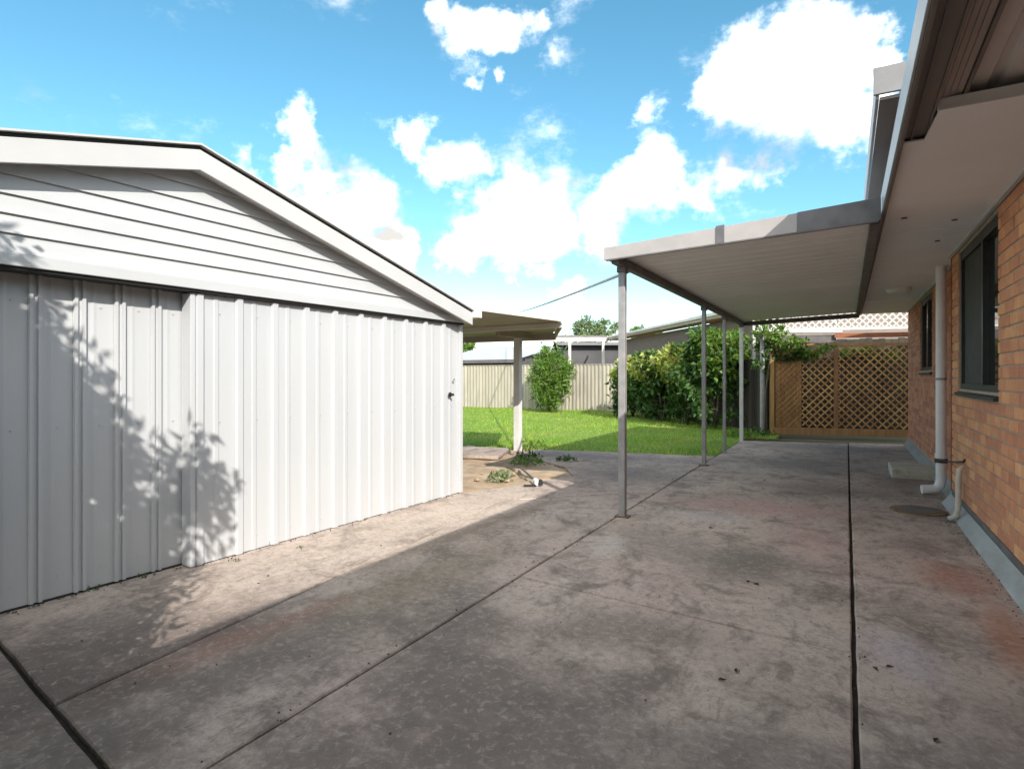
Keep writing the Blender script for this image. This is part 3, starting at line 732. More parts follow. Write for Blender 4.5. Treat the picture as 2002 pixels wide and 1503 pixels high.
rf.add([(10.9, -8.2, 2.76), (10.9, 3.88, 2.76), (5.61, 3.88, 4.71), (5.61, -8.2, 4.71)], [(0, 1, 2, 3)])
H(rf).build('roof', 'ntile', house)
# downpipe, small pipe, cable, lamp
dp = MB(); dp.tube([(.90, 7.92, 2.50), (.90, 7.92, .16), (.885, 7.91, .10), (.845, 7.90, .062), (.72, 7.88, .05)], .05, 16)
dpo = H(dp).build('downpipe', 'pvc', house, smooth=False)
H(MB().tube([(.90, 7.92, .45), (.90, 7.92, .37)], .058, 16)).build('collar', 'pvc', dpo)
H(MB().tube([(.90, 7.92, 1.28), (.90, 7.92, 1.255)], .053, 16)).build('bracket', 'steel_post', dpo)
H(MB().tube([(.90, 7.92, .40), (.90, 7.92, .355)], .0605, 16)).build('clamp', 'rubber', dpo)
pp = MB(); pp.tube([(.90, 6.50, .50), (.872, 6.50, .47), (.865, 6.50, .40), (.862, 6.50, .12), (.845, 6.49, .055), (.79, 6.47, .028)], [.018, .021, .023, .023, .023, .022], 12)
H(pp).build('waste_pipe', 'pvc_cream', house, smooth=True)
cb = MB(); cb.tube([(.845, 7.86, .36), (.85, 7.6, .41), (.865, 7.2, .455), (.89, 6.8, .50), (.905, 6.56, .535), (.915, 6.52, .56)], .008, 8)
H(cb).build('drain_hose', 'rubber', house, smooth=True)
lp = MB(); lp.tube([(.62, 9.6, 2.499), (.62, 9.6, 2.47), (.62, 9.6, 2.445), (.62, 9.6, 2.43)], [.15, .15, .135, .10], 24)
H(lp).build('ceiling_lamp', 'lamp', house, smooth=False)
for (x, y) in ((.72, 5.6), (.70, 6.4), (.38, 5.35)): H(MB().tube([(x, y, 2.499), (x, y, 2.492)], .02, 10)).build('soffit_vent', 'gutter', house)
# step at the far door
MB().box(-.24, .24, -.40, .40, -.02, .11).build('door_step', 'step', None, bevel=.012, label='low grey concrete step against the brick wall', cat='step').location = (.745, 9.35, 0)
# drain lid
dl = empty('drain_lid', (.60, 6.85, 0), label='rusty round drain lid sunk in the concrete by the downpipe', cat='drain lid')
MB().tube([(0, 0, -.02), (0, 0, .012), (0, 0, .016)], [.23, .23, .215], 36).build('rim', 'rust', dl)
MB().tube([(0, 0, .0), (0, 0, .020), (0, 0, .022)], [.165, .165, .15], 32).build('plate', 'beam', dl)

# ------------------------------------------------------------------ verandah
ver = empty('verandah', (-1.8, 5.23, 0), label='flat grey verandah roof on slim steel posts beside the house', cat='verandah')
VO = Vector((-1.8, 5.23, 0))
def V_(mb): mb.v = [tuple(Vector(p) - VO) for p in mb.v]; return mb
def vz(x): return 2.385 + (x + 1.85) * (.075 / 2.05)         # underside, rising to the house
ye = [5.02, 5.95, 6.88, 7.81, 8.74, 9.67, 10.6, 11.53, 12.45]
for a, b in zip(ye[:-1], ye[1:]):
    a0, b0 = a + .0035, b - .0035
    mb = MB(); xs = (-1.83, .215)
    prof = [(a0, 0.004), (a0 + .012, 0)]
    for k in range(1, 4):
        yy = a0 + (b0 - a0) * k / 4; prof += [(yy - .012, 0), (yy - .004, .009), (yy + .004, .009), (yy + .012, 0)]
    prof += [(b0 - .012, 0), (b0, .004), (b0, .045), (a0, .045)]
    n = len(prof)
    vs = [(x, y, vz(x) + z) for x in xs for y, z in prof]
    mb.add(vs, [tuple(range(n)), tuple(range(n, 2 * n))] + [(i, (i + 1) % n, n + (i + 1) % n, n + i) for i in range(n)])
    V_(mb).build('roof_panel', 'panel', ver)
V_(MB().box(-1.835, -1.765, 5.03, 12.45, 2.305, 2.372)).build('edge_beam', 'beam', ver, bevel=.003)
V_(MB().box(-1.885, -1.842, 4.99, 12.5, 2.345, 2.455)).build('gutter', 'fascia_v', ver, bevel=.004)
V_(MB().bar((.18, 5.03, 2.425), (.18, 12.45, 2.425), .06, .055)).build('wall_beam', 'beam', ver)
V_(MB().bar((-1.8, 12.41, 2.33), (.2, 12.41, 2.40), .05, .08)).build('far_beam', 'beam', ver)
def fascia(x0, x1, name, m, dy=0.0, dz=0.0):
    z0 = lambda x: 2.335 + (x + 1.89) * (.085 / 2.1); z1 = lambda x: 2.445 + (x + 1.89) * (.135 / 2.1) + dz
    vs = [(x, y, z) for y in (4.985 - dy, 5.008) for x, z in ((x0, z0(x0)), (x1, z0(x1)), (x1, z1(x1)), (x0, z1(x0)))]
    V_(MB().add(vs, [(0, 1, 2, 3), (7, 6, 5, 4), (0, 4, 5, 1), (1, 5, 6, 2), (2, 6, 7, 3), (3, 7, 4, 0)])).build(name, m, ver, bevel=.002)
fascia(-1.89, -.90, 'end_fascia', 'fascia_v'); fascia(-.885, -.33, 'end_fascia', 'fascia_v'); fascia(-.328, .215, 'dark_end_flashing', 'flash_dark', .004, .004)
fascia(-.925, -.86, 'joint_cover', 'flash_dark', .008, .012)
V_(MB().bar((-1.87, 4.995, 2.333), (.2, 4.995, 2.415), .03, .012)).build('drip_edge', 'beam', ver)
for (y, h, w) in ((5.23, 2.303, .064), (8.81, 2.303, .058), (10.45, 2.303, .048), (12.3, 2.303, .066)):
    m_ = 'white_post' if y > 12 else 'steel_post'
    p = V_(MB().box(-1.8 - w / 2, -1.8 + w / 2, y - w / 2, y + w / 2, .002, h)).build('post', m_, ver, bevel=.006)
    if y < 10: V_(MB().box(-1.8 - .065, -1.8 + .065, y - .05, y + .05, .0035, .012)).build('base_plate', 'rust', p)
    V_(MB().box(-1.8 - .04, -1.8 + .04, y - .045, y + .045, h - .05, h + .001)).build('bracket', 'beam', p)

# ------------------------------------------------------------------ lattice screen at the end of the path
LA, LB = Vector((-1.50, 14.35, 0)), Vector((1.25, 15.05, 0))
ld = (LB - LA).normalized(); LW = (LB - LA).length
lrz = math.atan2(ld.y, ld.x)
lat = empty('lattice_gate', LA, lrz, label='brown timber lattice gate closing the end of the side path', cat='gate')
def lattice(parent, x0, x1, z0, z1, pitch, w, t, m, ydep):
    """crossing diagonal slats, each its own piece, clipped to the panel"""
    for sgn, yo in ((1, ydep), (-1, ydep + t + .001)):
        k = 0; c = -(z1 - z0)
        while c < (x1 - x0) + (z1 - z0):
            # line x = x0 + c + s, z = z0 + s (sgn=1) or z1 - s
            s0 = max(0, -c); s1 = min(z1 - z0, (x1 - x0) - c)
            if s1 - s0 > .05:
                pa = (x0 + c + s0, yo, z0 + s0 if sgn > 0 else z1 - s0); pb = (x0 + c + s1, yo, z0 + s1 if sgn > 0 else z1 - s1)
                MB().bar(pa, pb, t, w, up=(0, 0, 1)).build('slat', m, parent)
            c += pitch
MB().box(0, .09, -.045, .045, 0, 2.20).build('gate_post', 'timber', lat, bevel=.004)
MB().box(LW - .1, LW - .02, -.04, .04, 0, 2.25).build('gate_post', 'timber', lat, bevel=.004)
MB().box(1.30, 1.38, -.03, .03, .16, 2.02).build('gate_post', 'timber', lat, bevel=.004)
for i in range(5): MB().box(.12 + i * .108, .22 + i * .108, .02, .038, .16, 1.93).build('board', 'timber', lat)
MB().box(.095, LW - .105, -.03, .03, .0, .155).build('bottom_plank', 'timber', lat, bevel=.004)
MB().box(.095, LW - .105, -.022, .022, 1.95, 2.015).build('rail', 'timber', lat, bevel=.003)
lattice(lat, .66, 1.295, .17, 1.94, .158, .030, .010, 'lattice', -.012)
lattice(lat, 1.385, LW - .105, .17, 1.94, .158, .030, .010, 'lattice', -.012)
lattice(lat, .12, .655, .17, 1.92, .125, .022, .008, 'timber', -.004)
MB().box(1.30, LW - .02, -.05, -.025, 2.13, 2.23).build('top_rail', 'rust_rail', lat, bevel=.004)
MB().tube([(-.05, -.03, 2.285), (1.45, -.03, 2.26)], .03, 12).build('top_pipe', 'pvc', lat)
MB().box(.0, 1.35, .02, .06, 2.03, 2.20).build('shade_rail', 'beam', lat)
MB().tube([(-.16, -.03, .0), (-.16, -.03, 2.27)], .05, 12).build('side_post', 'steel_post', lat)
wl = empty('lattice_screen', LA + Vector((-.35, .75, 0)), lrz, label='white lattice panel standing above the brown lattice gate', cat='lattice')
MB().box(-.1, 3.4, -.02, .02, 2.36, 2.42).build('rail', 'lattice_w', wl); MB().box(-.1, 3.4, -.02, .02, 3.0, 3.05).build('rail', 'lattice_w', wl)
for x in (-.1, 1.65, 3.35): MB().box(x, x + .06, .022, .07, 0, 3.05).build('post', 'lattice_w', wl)
lattice(wl, -.02, 3.34, 2.42, 3.0, .15, .032, .008, 'lattice_w', -.006)
# dim shed wall behind the lattice
bw = empty('rear_fence', LA + Vector((-.35, .55, 0)), lrz, label='dark timber fence standing behind the brown lattice gate', cat='fence')
for i in range(30): inst('paling', bpy.data.meshes.get('rear_paling') or MB().box(0, .124, 0, .016, 0, 2.14).mesh('rear_paling', 'paling_d'), bw, (i * .128, rnd(-.004, .004), rnd(-.02, .02)))
MB().box(0, 3.84, .02, .06, 1.3, 1.38).build('rail', 'paling_d', bw)

ob = empty('outbuilding', (.6, 19.5, 0), lrz, label='plain dark grey outbuilding rising behind the white lattice', cat='outbuilding')
MB().box(-2.4, 4.0, 0, 3, -.1, 3.35).build('wall', 'paling_d', ob)
MB().add([(-2.6, -.3, 3.36), (4.2, -.3, 3.36), (4.2, 3.2, 3.7), (-2.6, 3.2, 3.7)], [(0, 1, 2, 3)]).build('roof', 'ntile', ob)

# ------------------------------------------------------------------ fences round the lawn
fen = empty('back_fence', (-26, 20.55, 0), label='pale cream ribbed fence along the far side of the lawn', cat='fence')
pm = MB(); pr = [(0, 0), (.03, -.025), (.075, -.025), (.105, 0), (.148, 0)]
n = len(pr); pm.add([(x, y, .0) for x, y in pr] + [(x, y, 1.72) for x, y in pr] + [(0, .01, 0), (.148, .01, 0), (.148, .01, 1.72), (0, .01, 1.72)], [(i, i + 1, n + i + 1, n + i) for i in range(n - 1)] + [(10, 11, 12, 13)])
pmesh = pm.mesh('paling', 'paling')
for i in range(132): inst('paling', pmesh, fen, (i * .15, rnd(-.003, .003), rnd(-.006, .006)))
MB().box(0, 19.8, -.03, .015, 1.722, 1.745).build('capping', 'paling', fen)
FA, FB = Vector((-6.45, 20.5, 0)), Vector((-1.62, 14.65, 0))
fd = (FB - FA).normalized()
fe2 = empty('side_fence', FA, math.atan2(fd.y, fd.x), label='dark shaded paling fence behind the leafy hedge', cat='fence')  # black shade on this fence is put into its timber colour
pm2 = MB().box(0, .122, -.008, .008, 0, 1.7).mesh('dark_paling', 'paling_d')
for i in range(int((FB - FA).length / .13)): inst('paling', pm2, fe2, (i * .13, rnd(-.006, .006), rnd(-.025, .02)), (0, 0, rnd(-.02, .02)))
MB().box(0, (FB - FA).length, .012, .06, 1.25, 1.33).build('rail', 'paling_d', fe2); MB().box(0, (FB - FA).length, .012, .06, .35, .43).build('rail', 'paling_d', fe2)

# ------------------------------------------------------------------ neighbours
nh = empty('neighbour_house', (-10.2, 27.6, 0), math.atan2(17 - 27.6, 8.2), label='long brick house with a cream and orange eave behind the hedge', cat='house')
NL = 13.4
MB().box(0, NL, .55, 8.0, -.1, 3.05).build('wall', 'nwall', nh)
MB().box(-.3, NL + .3, -.02, .02, 3.10, 3.24).build('fascia', 'cream', nh); MB().box(-.3, NL + .3, .03, .54, 3.07, 3.10).build('soffit', 'orange', nh)
MB().box(-.3, NL + .3, -.12, -.025, 3.15, 3.25).build('gutter', 'cream', nh, bevel=.02)
for i in range(4): MB().box(1.2 + i * 3.1, 2.3 + i * 3.1, .50, .545, 1.0, 2.3).build('window', 'glass', nh)
rw = MB(); rw.add([(-.4, -.1, 3.26), (NL + .4, -.1, 3.26), (NL + .4, 4.3, 4.25), (-.4, 4.3, 4.25), (NL + .4, 8.6, 3.26), (-.4, 8.6, 3.26)], [(0, 1, 2, 3), (3, 2, 4, 5)])
rw.build('roof', 'ntile', nh)
PA, PB = Vector((-13.9, 25.5, 0)), Vector((-10.35, 27.5, 0))
pdv = (PB - PA).normalized(); PLn = (PB - PA).length
pg = empty('neighbour_pergola', PA, math.atan2(pdv.y, pdv.x), label='cream pergola frame rising behind the pale back fence', cat='pergola')
MB().box(-.1, PLn + .1, -.05, .05, 3.0, 3.2).build('beam', 'cream', pg)
MB().box(-.1, PLn + .1, -.02, .25, 3.21, 3.30).build('gutter', 'ntile', pg)
for x in (.05, PLn * .57, PLn - .1): MB().box(x - .06, x + .06, -.06, .06, 0, 3.0).build('post', 'cream', pg)
for i in range(5): MB().bar((i * PLn / 4, 0, 3.12), (i * PLn / 4, 2.8, 3.12), .05, .12).build('rafter', 'cream', pg)
gh = empty('grey_house', (-15.5, 29.0, 0), math.atan2(pdv.y, pdv.x), label='dark grey house wall seen through the cream pergola', cat='house')
MB().box(2.0, 6.5, 0, 6, -.1, 3.0).build('wall', 'nwall_d', gh)
MB().add([(1.7, -.4, 3.0), (6.9, -.4, 3.0), (6.9, 3, 3.35), (1.7, 3, 3.35), (6.9, 6.4, 3.0), (1.7, 6.4, 3.0)], [(0, 1, 2, 3), (3, 2, 4, 5)]).build('roof', 'ntile', gh)
ns = empty('neighbour_shed', (-16.6, 22.2, .09), label='white roofed low shed behind the pale back fence', cat='shed')
MB().box(0, 4.1, 0, 3.4, -.1, 1.88).build('wall', 'nwall_d', ns)
MB().add([(-.2, -.25, 1.93), (4.3, -.25, 1.93), (4.3, 3.6, 2.62), (-.2, 3.6, 2.62), (-.2, -.25, 1.90), (4.3, -.25, 1.90), (4.3, 3.6, 2.59), (-.2, 3.6, 2.59)], [(0, 1, 2, 3), (7, 6, 5, 4), (0, 4, 5, 1), (1, 5, 6, 2), (2, 6, 7, 3), (3, 7, 4, 0)]).build('roof', 'roof_w', ns)
MB().box(-.2, 4.3, -.27, -.255, 1.78, 1.925).build('fascia', 'beam', ns)
fr = empty('far_house', (-33.5, 50.0, 0), label='distant house with a pale blue roof between the trees', cat='house')
MB().box(0, 9, 0, 6, -.1, 3.3).build('wall', 'nwall_d', fr)
MB().add([(-.4, -.4, 3.35), (9.4, -.4, 3.35), (9.4, 3, 4.3), (-.4, 3, 4.3), (9.4, 6.4, 3.35), (-.4, 6.4, 3.35)], [(0, 1, 2, 3), (3, 2, 4, 5)]).build('roof', 'roof_b', fr)
for x in (1.2, 4.0, 6.6): MB().box(x, x + 1.2, -.03, -.002, 1.2, 2.5).build('window', 'glass', fr)

# ------------------------------------------------------------------ plants
def limbs(mb, base, tips, r0, bow=.15):
    base = Vector(base)
    for t in tips:
        t = Vector(t); mid = (base + t) / 2 + Vector((rnd(-bow, bow), rnd(-bow, bow), rnd(0, bow)))
        mb.tube([base, base.lerp(mid, .5), mid, mid.lerp(t, .6), t], [r0, r0 * .8, r0 * .6, r0 * .4, r0 * .18], 6)
def shrub(name, loc, blobs, n, L_, W_, m, label, cat='shrub', stems=5, r0=.025, droop=.2, extra=None):
    """blobs are relative to loc"""
    e = empty(name, loc, label=label, cat=cat)
    pts = blob_points(blobs, n); pts = pts[pts[:, 2] > .03]
    leaf_mesh('foliage', m, pts, L_, W_, e, droop)
    if extra: leaf_mesh('foliage', extra[0], blob_points(extra[1], extra[2]), L_, W_, e, droop)
    mb = MB(); limbs(mb, (0, 0, -.05), [(b[0] + rnd(-.1, .1), b[1] + rnd(-.1, .1), b[2] + b[5] * .5) for b in (blobs * 3)[:stems]], r0)
    mb.build('stem', 'bark', e, smooth=True)
    return e
# fern-like bush in front of the pale fence
shrub('feathery_bush', (-9.4, 19.3, 0), [(0, 0, .95, .75, .6, .75), (.25, -.1, 1.45, .65, .5, .65), (-.35, .1, 1.5, .5, .5, .6), (.1, 0, 1.95, .5, .4, .5), (.0, -.1, .45, .55, .4, .45), (.7, 0, 1.7, .3, .3, .5)],
      5200, .22, .045, 'leaf_m', 'feathery green bush beside the white canopy post', stems=7)
# hedge of broad pale leaves along the dark fence
def along(t, off): 
    p = FA + fd * t; q = Vector((fd.y, -fd.x, 0)); return p + q * (-off if q.y > 0 else off)
hedge_specs = [(1.75, .9, 1.72, 'leafy shrub with pale yellow leaves, at the pale fence corner'), (2.75, .9, 1.92, 'leafy shrub with pale yellow leaves, second from the pale fence corner'), (3.85, .85, 2.0, 'leafy shrub with pale yellow leaves, third from the pale fence corner'), (5.1, .7, 2.12, 'leafy shrub with pale yellow leaves, fourth from the pale fence corner'), (6.4, .6, 2.45, 'tall leafy shrub beside the lattice gate side post')]
for i, (t, off, hh, lab) in enumerate(hedge_specs):
    p = along(t, off)
    bl = [(rnd(-.15, .15), rnd(-.15, .15), hh * .66, .80, .62, hh * .30), (rnd(-.4, .4), rnd(-.2, .2), hh * .82, .55, .5, hh * .20), (rnd(-.5, .5), rnd(-.2, .2), hh * .50, .55, .5, hh * .22)]
    if i == 0: bl += [(-.1, -.3, hh * .3, .55, .5, hh * .28), (-.3, 0, hh * .2, .4, .4, hh * .2)]
    bl += [(rnd(-.3, .3), rnd(-.1, .3), hh * .26, .6, .45, hh * .2)]
    top = [(rnd(-.1, .1), rnd(-.1, .1), hh * .84, .72, .58, hh * .16), (rnd(-.3, .3), 0, hh * .72, .6, .6, hh * .2)]  # lighter leaves on top, darker below: sun and shade put into leaf colour
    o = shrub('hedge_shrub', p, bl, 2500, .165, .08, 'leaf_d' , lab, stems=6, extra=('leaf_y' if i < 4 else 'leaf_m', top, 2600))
    o['group'] = 'hedge along the dark fence'
# vine over the gate
vn = empty('climbing_vine', LA + Vector((.15, -.1, 0)), lrz, label='dark green vine hanging over the top of the lattice gate', cat='vine')
leaf_mesh('foliage', 'leaf_m', blob_points([(.1, 0, 2.1, .4, .25, .28), (.55, 0, 1.98, .45, .2, .25), (-.25, 0, 2.1, .3, .25, .4), (1.0, 0, 1.85, .4, .15, .12)], 900), .11, .06, vn, .4)
leaf_mesh('foliage', 'leaf_d', blob_points([(.3, 0.1, 1.9, .6, .2, .22), (-.3, .1, 1.7, .3, .2, .4)], 600), .11, .06, vn, .4)
MB().tube([(-.2, .05, -.02), (-.22, .03, 1.0), (-.1, .0, 1.9), (.4, .0, 2.06), (1.2, 0, 1.95)], [.02, .018, .015, .012, .006], 6).build('stem', 'bark', vn, smooth=True)
v2 = empty('potted_creeper', LB + Vector((-.75, .25, 0)), lrz, label='light green creeper behind the upper right of the lattice gate', cat='vine')
leaf_mesh('foliage', 'leaf_m', blob_points([(-.2, 0, 1.85, .5, .12, .13), (.25, 0, 1.8, .3, .12, .1)], 420), .10, .055, v2, .3)
MB().tube([(0, 0, -.05), (.03, .02, 1.0), (-.1, 0, 1.85)], [.015, .012, .006], 6).build('stem', 'bark', v2)

def tree(name, loc, h, cr, n, L_, W_, m, label, nb=9, gap=.75):
    e = empty(name, loc, label=label, cat='tree')
    bl = []
    for i in range(nb):
        a = rnd(0, 6.28); q = rnd(.1, .8) * cr
        r_ = rnd(.28, .48) * cr
        bl.append((math.cos(a) * q, math.sin(a) * q, h - cr * .55 + rnd(-.65, .45) * cr, r_, r_, r_ * .75))
    leaf_mesh('crown', m, blob_points(bl, n, gap), L_, W_, e, .3)
    mb = MB(); mb.tube([(0, 0, -.1), (rnd(-.1, .1), rnd(-.1, .1), h * .3), (0, 0, h * .55)], [cr * .10, cr * .08, cr * .06], 8)
    limbs(mb, (0, 0, h * .5), [(b[0], b[1], b[2]) for b in bl], cr * .045, cr * .1)
    mb.build('trunk', 'bark', e, smooth=True)
def at_uv(u, Yc): 
    th = R(YAW); c, s = math.cos(th), math.sin(th); x = (u - 1001) / 1150 * Yc
    return Vector((c * x - s * Yc, s * x + c * Yc, 0))
tree('gum_tree', (-16.5, 40.8, 0), 6.1, 2.6, 5200, .30, .11, 'leaf_g', 'airy grey green gum tree behind the cream pergola', 11)
tree('round_tree', (-14.3, 48.0, 0), 5.6, 2.0, 2600, .30, .12, 'leaf_m', 'small round green tree beyond the brick house eave', 8)
tree('bushy_tree', (-23.9, 35.2, 0), 4.0, 1.5, 1700, .28, .12, 'leaf_m', 'bushy green tree behind the white roofed shed', 8)
tree('street_tree', (-39, 50, 0), 5.4, 2.4, 1500, .32, .13, 'leaf_d', 'dark tree far behind the white roofed shed', 8)

# weeds in the bed and at the slab edges
def weed(name, x, y, r, h, n, m, label, grp=None, cat='weed', ls=.085):
    e = empty(name, (x, y, 0), label=label, cat=cat, group=grp)
    a = np.random.uniform(0, 6.28, n); q = np.random.uniform(0, 1, n) ** .6 * r
    pts = np.stack([np.cos(a) * q, np.sin(a) * q, np.random.uniform(.0, h, n) * (1 - .6 * q / r)], 1)
    leaf_mesh('foliage', m, pts, ls, ls * .36, e, -.4)
    MB().tube([(0, 0, -.03), (.005, .003, h * .8)], [.006, .003], 6).build('stem', 'bark', e)
weed('weed', -3.78, 6.35, .16, .13, 90, 'leaf_g', 'grey green weed tuft growing by the shed corner', None)
weed('weed', -4.15, 7.75, .24, .08, 120, 'leaf_m', 'low weed mat around the canopy post footing, dirt side', None)
weed('weed', -4.4, 8.3, .24, .08, 90, 'leaf_d', 'dark low weed mat just before the white canopy post', None)
weed('weed', -3.75, 8.25, .18, .05, 60, 'leaf_d', 'dark weed clump on the paving beyond the dirt bed', None)
weed('weed', -4.95, 9.35, .30, .16, 150, 'leaf_m', 'tall grass weed clump behind the canopy post', None)
weed('weed', -2.0, 13.35, .35, .18, 260, 'leaf_m', 'grassy tuft beside the white verandah post', None)
weed('weed', -1.75, 14.0, .4, .16, 240, 'leaf_d', 'dark ground cover in front of the gate post', None)
for (x, y) in ((-3.02, 3.05), (-3.6, 2.62), (-3.8, 2.1), (-3.82, 1.85), (-3.72, 2.95)):
    weed('weed_sprout', x - .12 if x < -3.5 else x - .55, y, .045, .035, 16, 'leaf_d', 'tiny dark weed sprout at the foot of the white shed', 'sprouts along the shed foot', ls=.028)
# slab, rod and cap left lying in the bed
ps = MB().box(-.45, .45, -.55, .55, -.02, .035).build('paving_slab', 'concrete', None, bevel=.01, label='pale loose paving slab lying by the canopy post', cat='paving slab')
ps.location = (-5.35, 8.25, .02); ps.rotation_euler = (.0, .02, .35)
rod = empty('garden_pipe', (-3.25, 6.28, 0), label='thin dark pipe with white cap lying across the dirt bed', cat='pipe')
MB().tube([(0, 0, .045), (-.45, .52, .07), (-.75, .86, .06)], .014, 10).build('shaft', 'beam', rod)
MB().tube([(.07, -.08, .04), (.0, 0, .045)], .035, 14).build('cap', 'pvc', rod)
MB().tube([(.10, -.06, .012), (.10, -.06, .075)], [.03, .022], 12).build('fitting', 'rubber', rod); MB().bar((.08, -.13, .012), (-.05, -.2, .014), .02, .02).build('clip', 'rubber', rod)
# stones / clods in bed
for i in range(9):
    bmx = bmesh.new(); bmesh.ops.create_icosphere(bmx, subdivisions=1, radius=rnd(.02, .05))
    for v in bmx.verts: v.co *= rnd(.75, 1.2); v.co.z *= .6
    me = bpy.data.meshes.new('stone'); bmx.to_mesh(me); bmx.free(); me.materials.append(M['soil'])
    o = bpy.data.objects.new('stone', me); COL.objects.link(o); o.location = (rnd(-4.4, -3.6), rnd(6.1, 7.9), .005)
    tag(o, 'small dirt clod lying on the garden bed', 'stone', 'clods on the garden bed')
# dead leaves on the concrete
for (x, y, a) in ((-.48, 2.62, .4), (-.42, 2.72, 1.7), (.12, 3.05, 2.2), (.15, 3.11, .3), (-.55, 3.95, 1.0), (-.47, 3.93, 2.6), (-1.03, 5.2, .2), (.27, 2.55, 1.2), (-.9, 7.9, .8), (-3.2, 2.4, .7)):
    lf = MB().add([(0, 0, .004), (.022, .014, .010), (.06, 0, .005), (.022, -.014, .012), (.028, 0, .002), (.075, .002, .006)], [(0, 1, 4), (1, 2, 4), (2, 3, 4), (3, 0, 4), (2, 5, 4)])
    o = lf.build('fallen_leaf', 'dry_leaf', None, label='small dark dried leaf lying on the concrete', cat='leaf', group='dead leaves on the concrete')
    o.location = (x, y, .001); o.rotation_euler = (0, 0, a); s_ = rnd(.45, .85); o.scale = (s_, s_, 1)

# leaf crumbs and grit gathered along the shed foot, the joints and the wall
lt = MB()
def crumb(x, y, r):
    a = rnd(0, 6.28); q = [(math.cos(a + k * 2.1) * r * rnd(.6, 1.2), math.sin(a + k * 2.1) * r * rnd(.6, 1.2)) for k in range(3)]
    lt.add([(x + q[0][0], y + q[0][1], .012), (x + q[1][0], y + q[1][1], .014), (x + q[2][0], y + q[2][1], .011), (x, y, .020)], [(0, 1, 3), (1, 2, 3), (2, 0, 3), (0, 2, 1)])
for i in range(520):
    k = i % 5
    if k == 0: t = rnd(-5, 0); crumb(-3.734 + .0406 * t + (.02 if t > -2.97 else -.085) + abs(random.gauss(0, .03)), 5.354 + t, rnd(.004, .013))
    elif k == 1: crumb(.03 + random.gauss(0, .02), rnd(1.5, 12.5), rnd(.003, .008))
    elif k == 2: crumb(-1.85 + random.gauss(0, .03), rnd(1, 9.5), rnd(.003, .009))
    elif k == 3: crumb(.84 - abs(random.gauss(0, .05)), rnd(3, 7.3), rnd(.003, .009))
    else: crumb(rnd(-3.3, .8), rnd(1.2, 9), rnd(.003, .008))
lt.build('leaf_litter', 'dry_leaf', None, label='dark leaf crumbs and grit scattered over the concrete', cat='litter', kind='stuff')

# overhead cable from the neighbour to the house roof
wr = MB(); a = Vector((-21.9, 38.2, 6.0)); b = Vector((-1.87, 6.0, 2.44)); pts = []
for i in range(21):
    t = i / 20; p = a.lerp(b, t); p.z -= 4 * .12 * t * (1 - t); pts.append(p)
wr.tube(pts, .02, 6); wr.build('overhead_cable', 'wire', None, label='thin grey overhead cable crossing the sky behind the verandah post', cat='cable')

# ------------------------------------------------------------------ tree beside the camera whose shade falls on the shed
th = R(YAW); c_, s_ = math.cos(th), math.sin(th)
def in_view(p, mg=90):
    x = c_ * p[0] + s_ * p[1]; y = -s_ * p[0] + c_ * p[1]
    if y < .05: return False
    u = 1001 + 1150 * x / y; v = 735 - 1150 * (p[2] - 1.3) / y
    return -mg < u < 2002 + mg and -mg < v < 1503 + mg
so = Vector((-3.734, 5.354, 0)); sd_ = Vector((.0406, .99918, 0))
prof = [(-6.2, 2.6), (-4.4, 2.15), (-4.05, 1.98), (-3.83, 1.90), (-3.74, 1.66), (-3.62, 1.50), (-3.50, 1.28), (-3.42, 1.06), (-3.30, .88), (-3.12, .80), (-3.02, .80), (-2.93, .92), (-2.88, .80), (-2.78, .62), (-2.66, .52), (-2.63, .40), (-2.72, .30), (-2.82, .0), (-2.85, -.6)]
def prof_z(t):
    if t <= prof[0][0]: return prof[0][1]
    best = -9
    for (a, za), (b, zb) in zip(prof[:-1], prof[1:]):
        if a <= t <= b: best = za + (zb - za) * (t - a) / (b - a) if b > a else max(za, zb); break
    return best
pts = []; inner = []; tries = 0
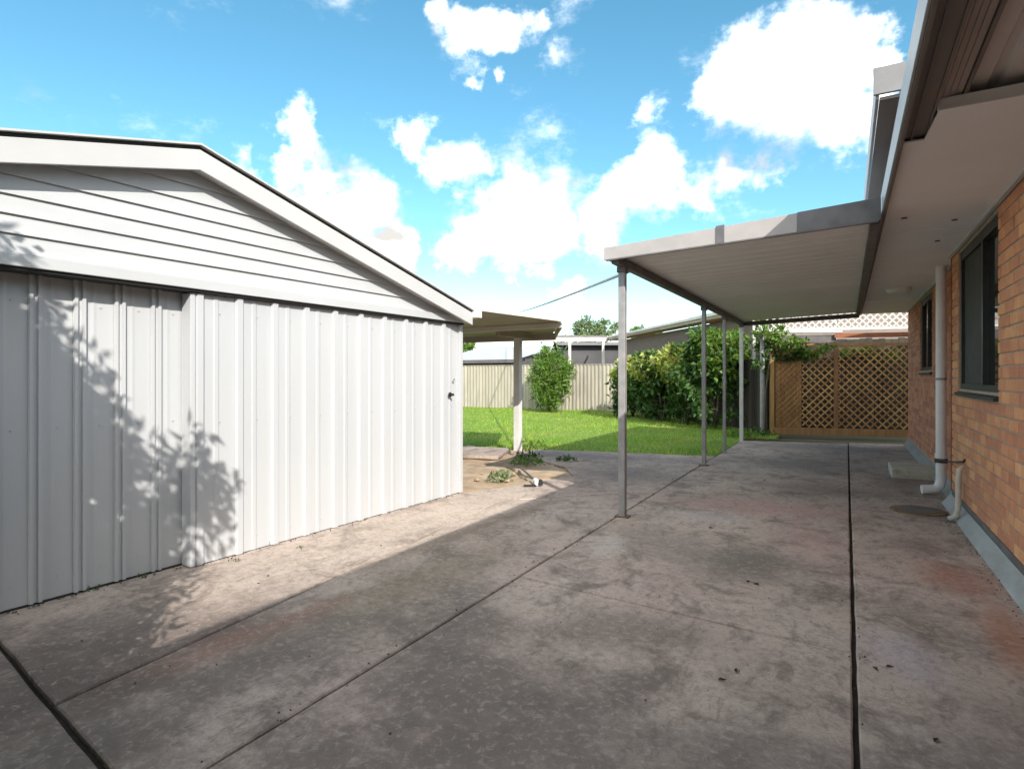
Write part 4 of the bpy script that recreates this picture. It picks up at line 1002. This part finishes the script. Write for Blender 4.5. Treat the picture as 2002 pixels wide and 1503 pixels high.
while len(pts) < 24000 and tries < 700000:
    tries += 1
    t = rnd(-5.9, -2.6); z = rnd(-.9, 2.7)
    pz = prof_z(t - .05) + .07
    gapf = pz - z
    if gapf < -.04: continue
    dens = min(1.0, (.10 + gapf * 1.5) * (1.9 if math.sin(t * 23 + z * 11) * math.sin(z * 29 - t * 7) > .05 or gapf > .4 else .30))
    if -3.62 < t < -3.15 and .36 < z < .72 and math.sin(t * 37) * math.sin(z * 31 + t * 9) > -.25: dens *= .04      # the sunlit flecks
    if -3.1 < t < -2.6 and z < .38: dens *= .35
    if -3.2 < t < -2.75 and .0 < z < .62 and rnd(0, 1) < .2: continue
    if random.random() > dens: continue
    w_ = so + sd_ * t + Vector((-.03, 0, z))
    ok = None
    for _ in range(14):
        d_ = rnd(1.0, 2.5)
        q = w_ - SUNV * (d_ / abs(SUNV.x))
        if q.z > .55 and not in_view(q, 210): ok = q; break
    if ok is None: continue
    pts.append(tuple(ok))
    if gapf > .42 and dens > .9: inner.append(tuple(ok))
pts = np.array(pts)
sun_tree = empty('shade_tree', (-1.55, -1.35, 0), label='leafy tree beside the path whose shade falls on the white shed', cat='tree')
loc = np.array([-1.55, -1.35, 0])
leaf_mesh('crown', 'leaf_d', pts - loc, .11, .036, sun_tree, .2, normal_bias=(1.0, -.9, .9))
inner = np.array(inner)[::3]; leaf_mesh('crown', 'leaf_d', inner - loc, .15, .075, sun_tree, .2, normal_bias=(2.0, -1.8, 1.8))
back = blob_points([(-1.6, -1.9, 3.0, 1.0, .9, .9), (-1.7, -2.6, 3.4, 1.0, .9, .9), (-1.4, -1.9, 4.2, .9, .9, .7)], 3600)
leaf_mesh('crown', 'leaf_m', back - loc, .11, .036, sun_tree, .2)
tb = MB(); tb.tube([(0, 0, -.05), (.03, .05, .6), (-.02, .12, 1.15), (.05, .25, 1.7)], [.11, .095, .085, .07], 12)
tips = pts[np.random.choice(len(pts), 26, replace=False)] - loc
for t in tips:
    a = Vector((.05, .25, 1.7)); t = Vector(t); mid = a.lerp(t, .5) + Vector((0, 0, .25))
    P4 = [a, a.lerp(mid, .5) + Vector((0, 0, .06)), mid, mid.lerp(t, .55), t]
    if any(in_view(Vector(loc) + p, 40) for p in P4): continue
    tb.tube(P4, [.035, .028, .02, .012, .005], 6)
tb.build('trunk', 'bark', sun_tree, smooth=True)
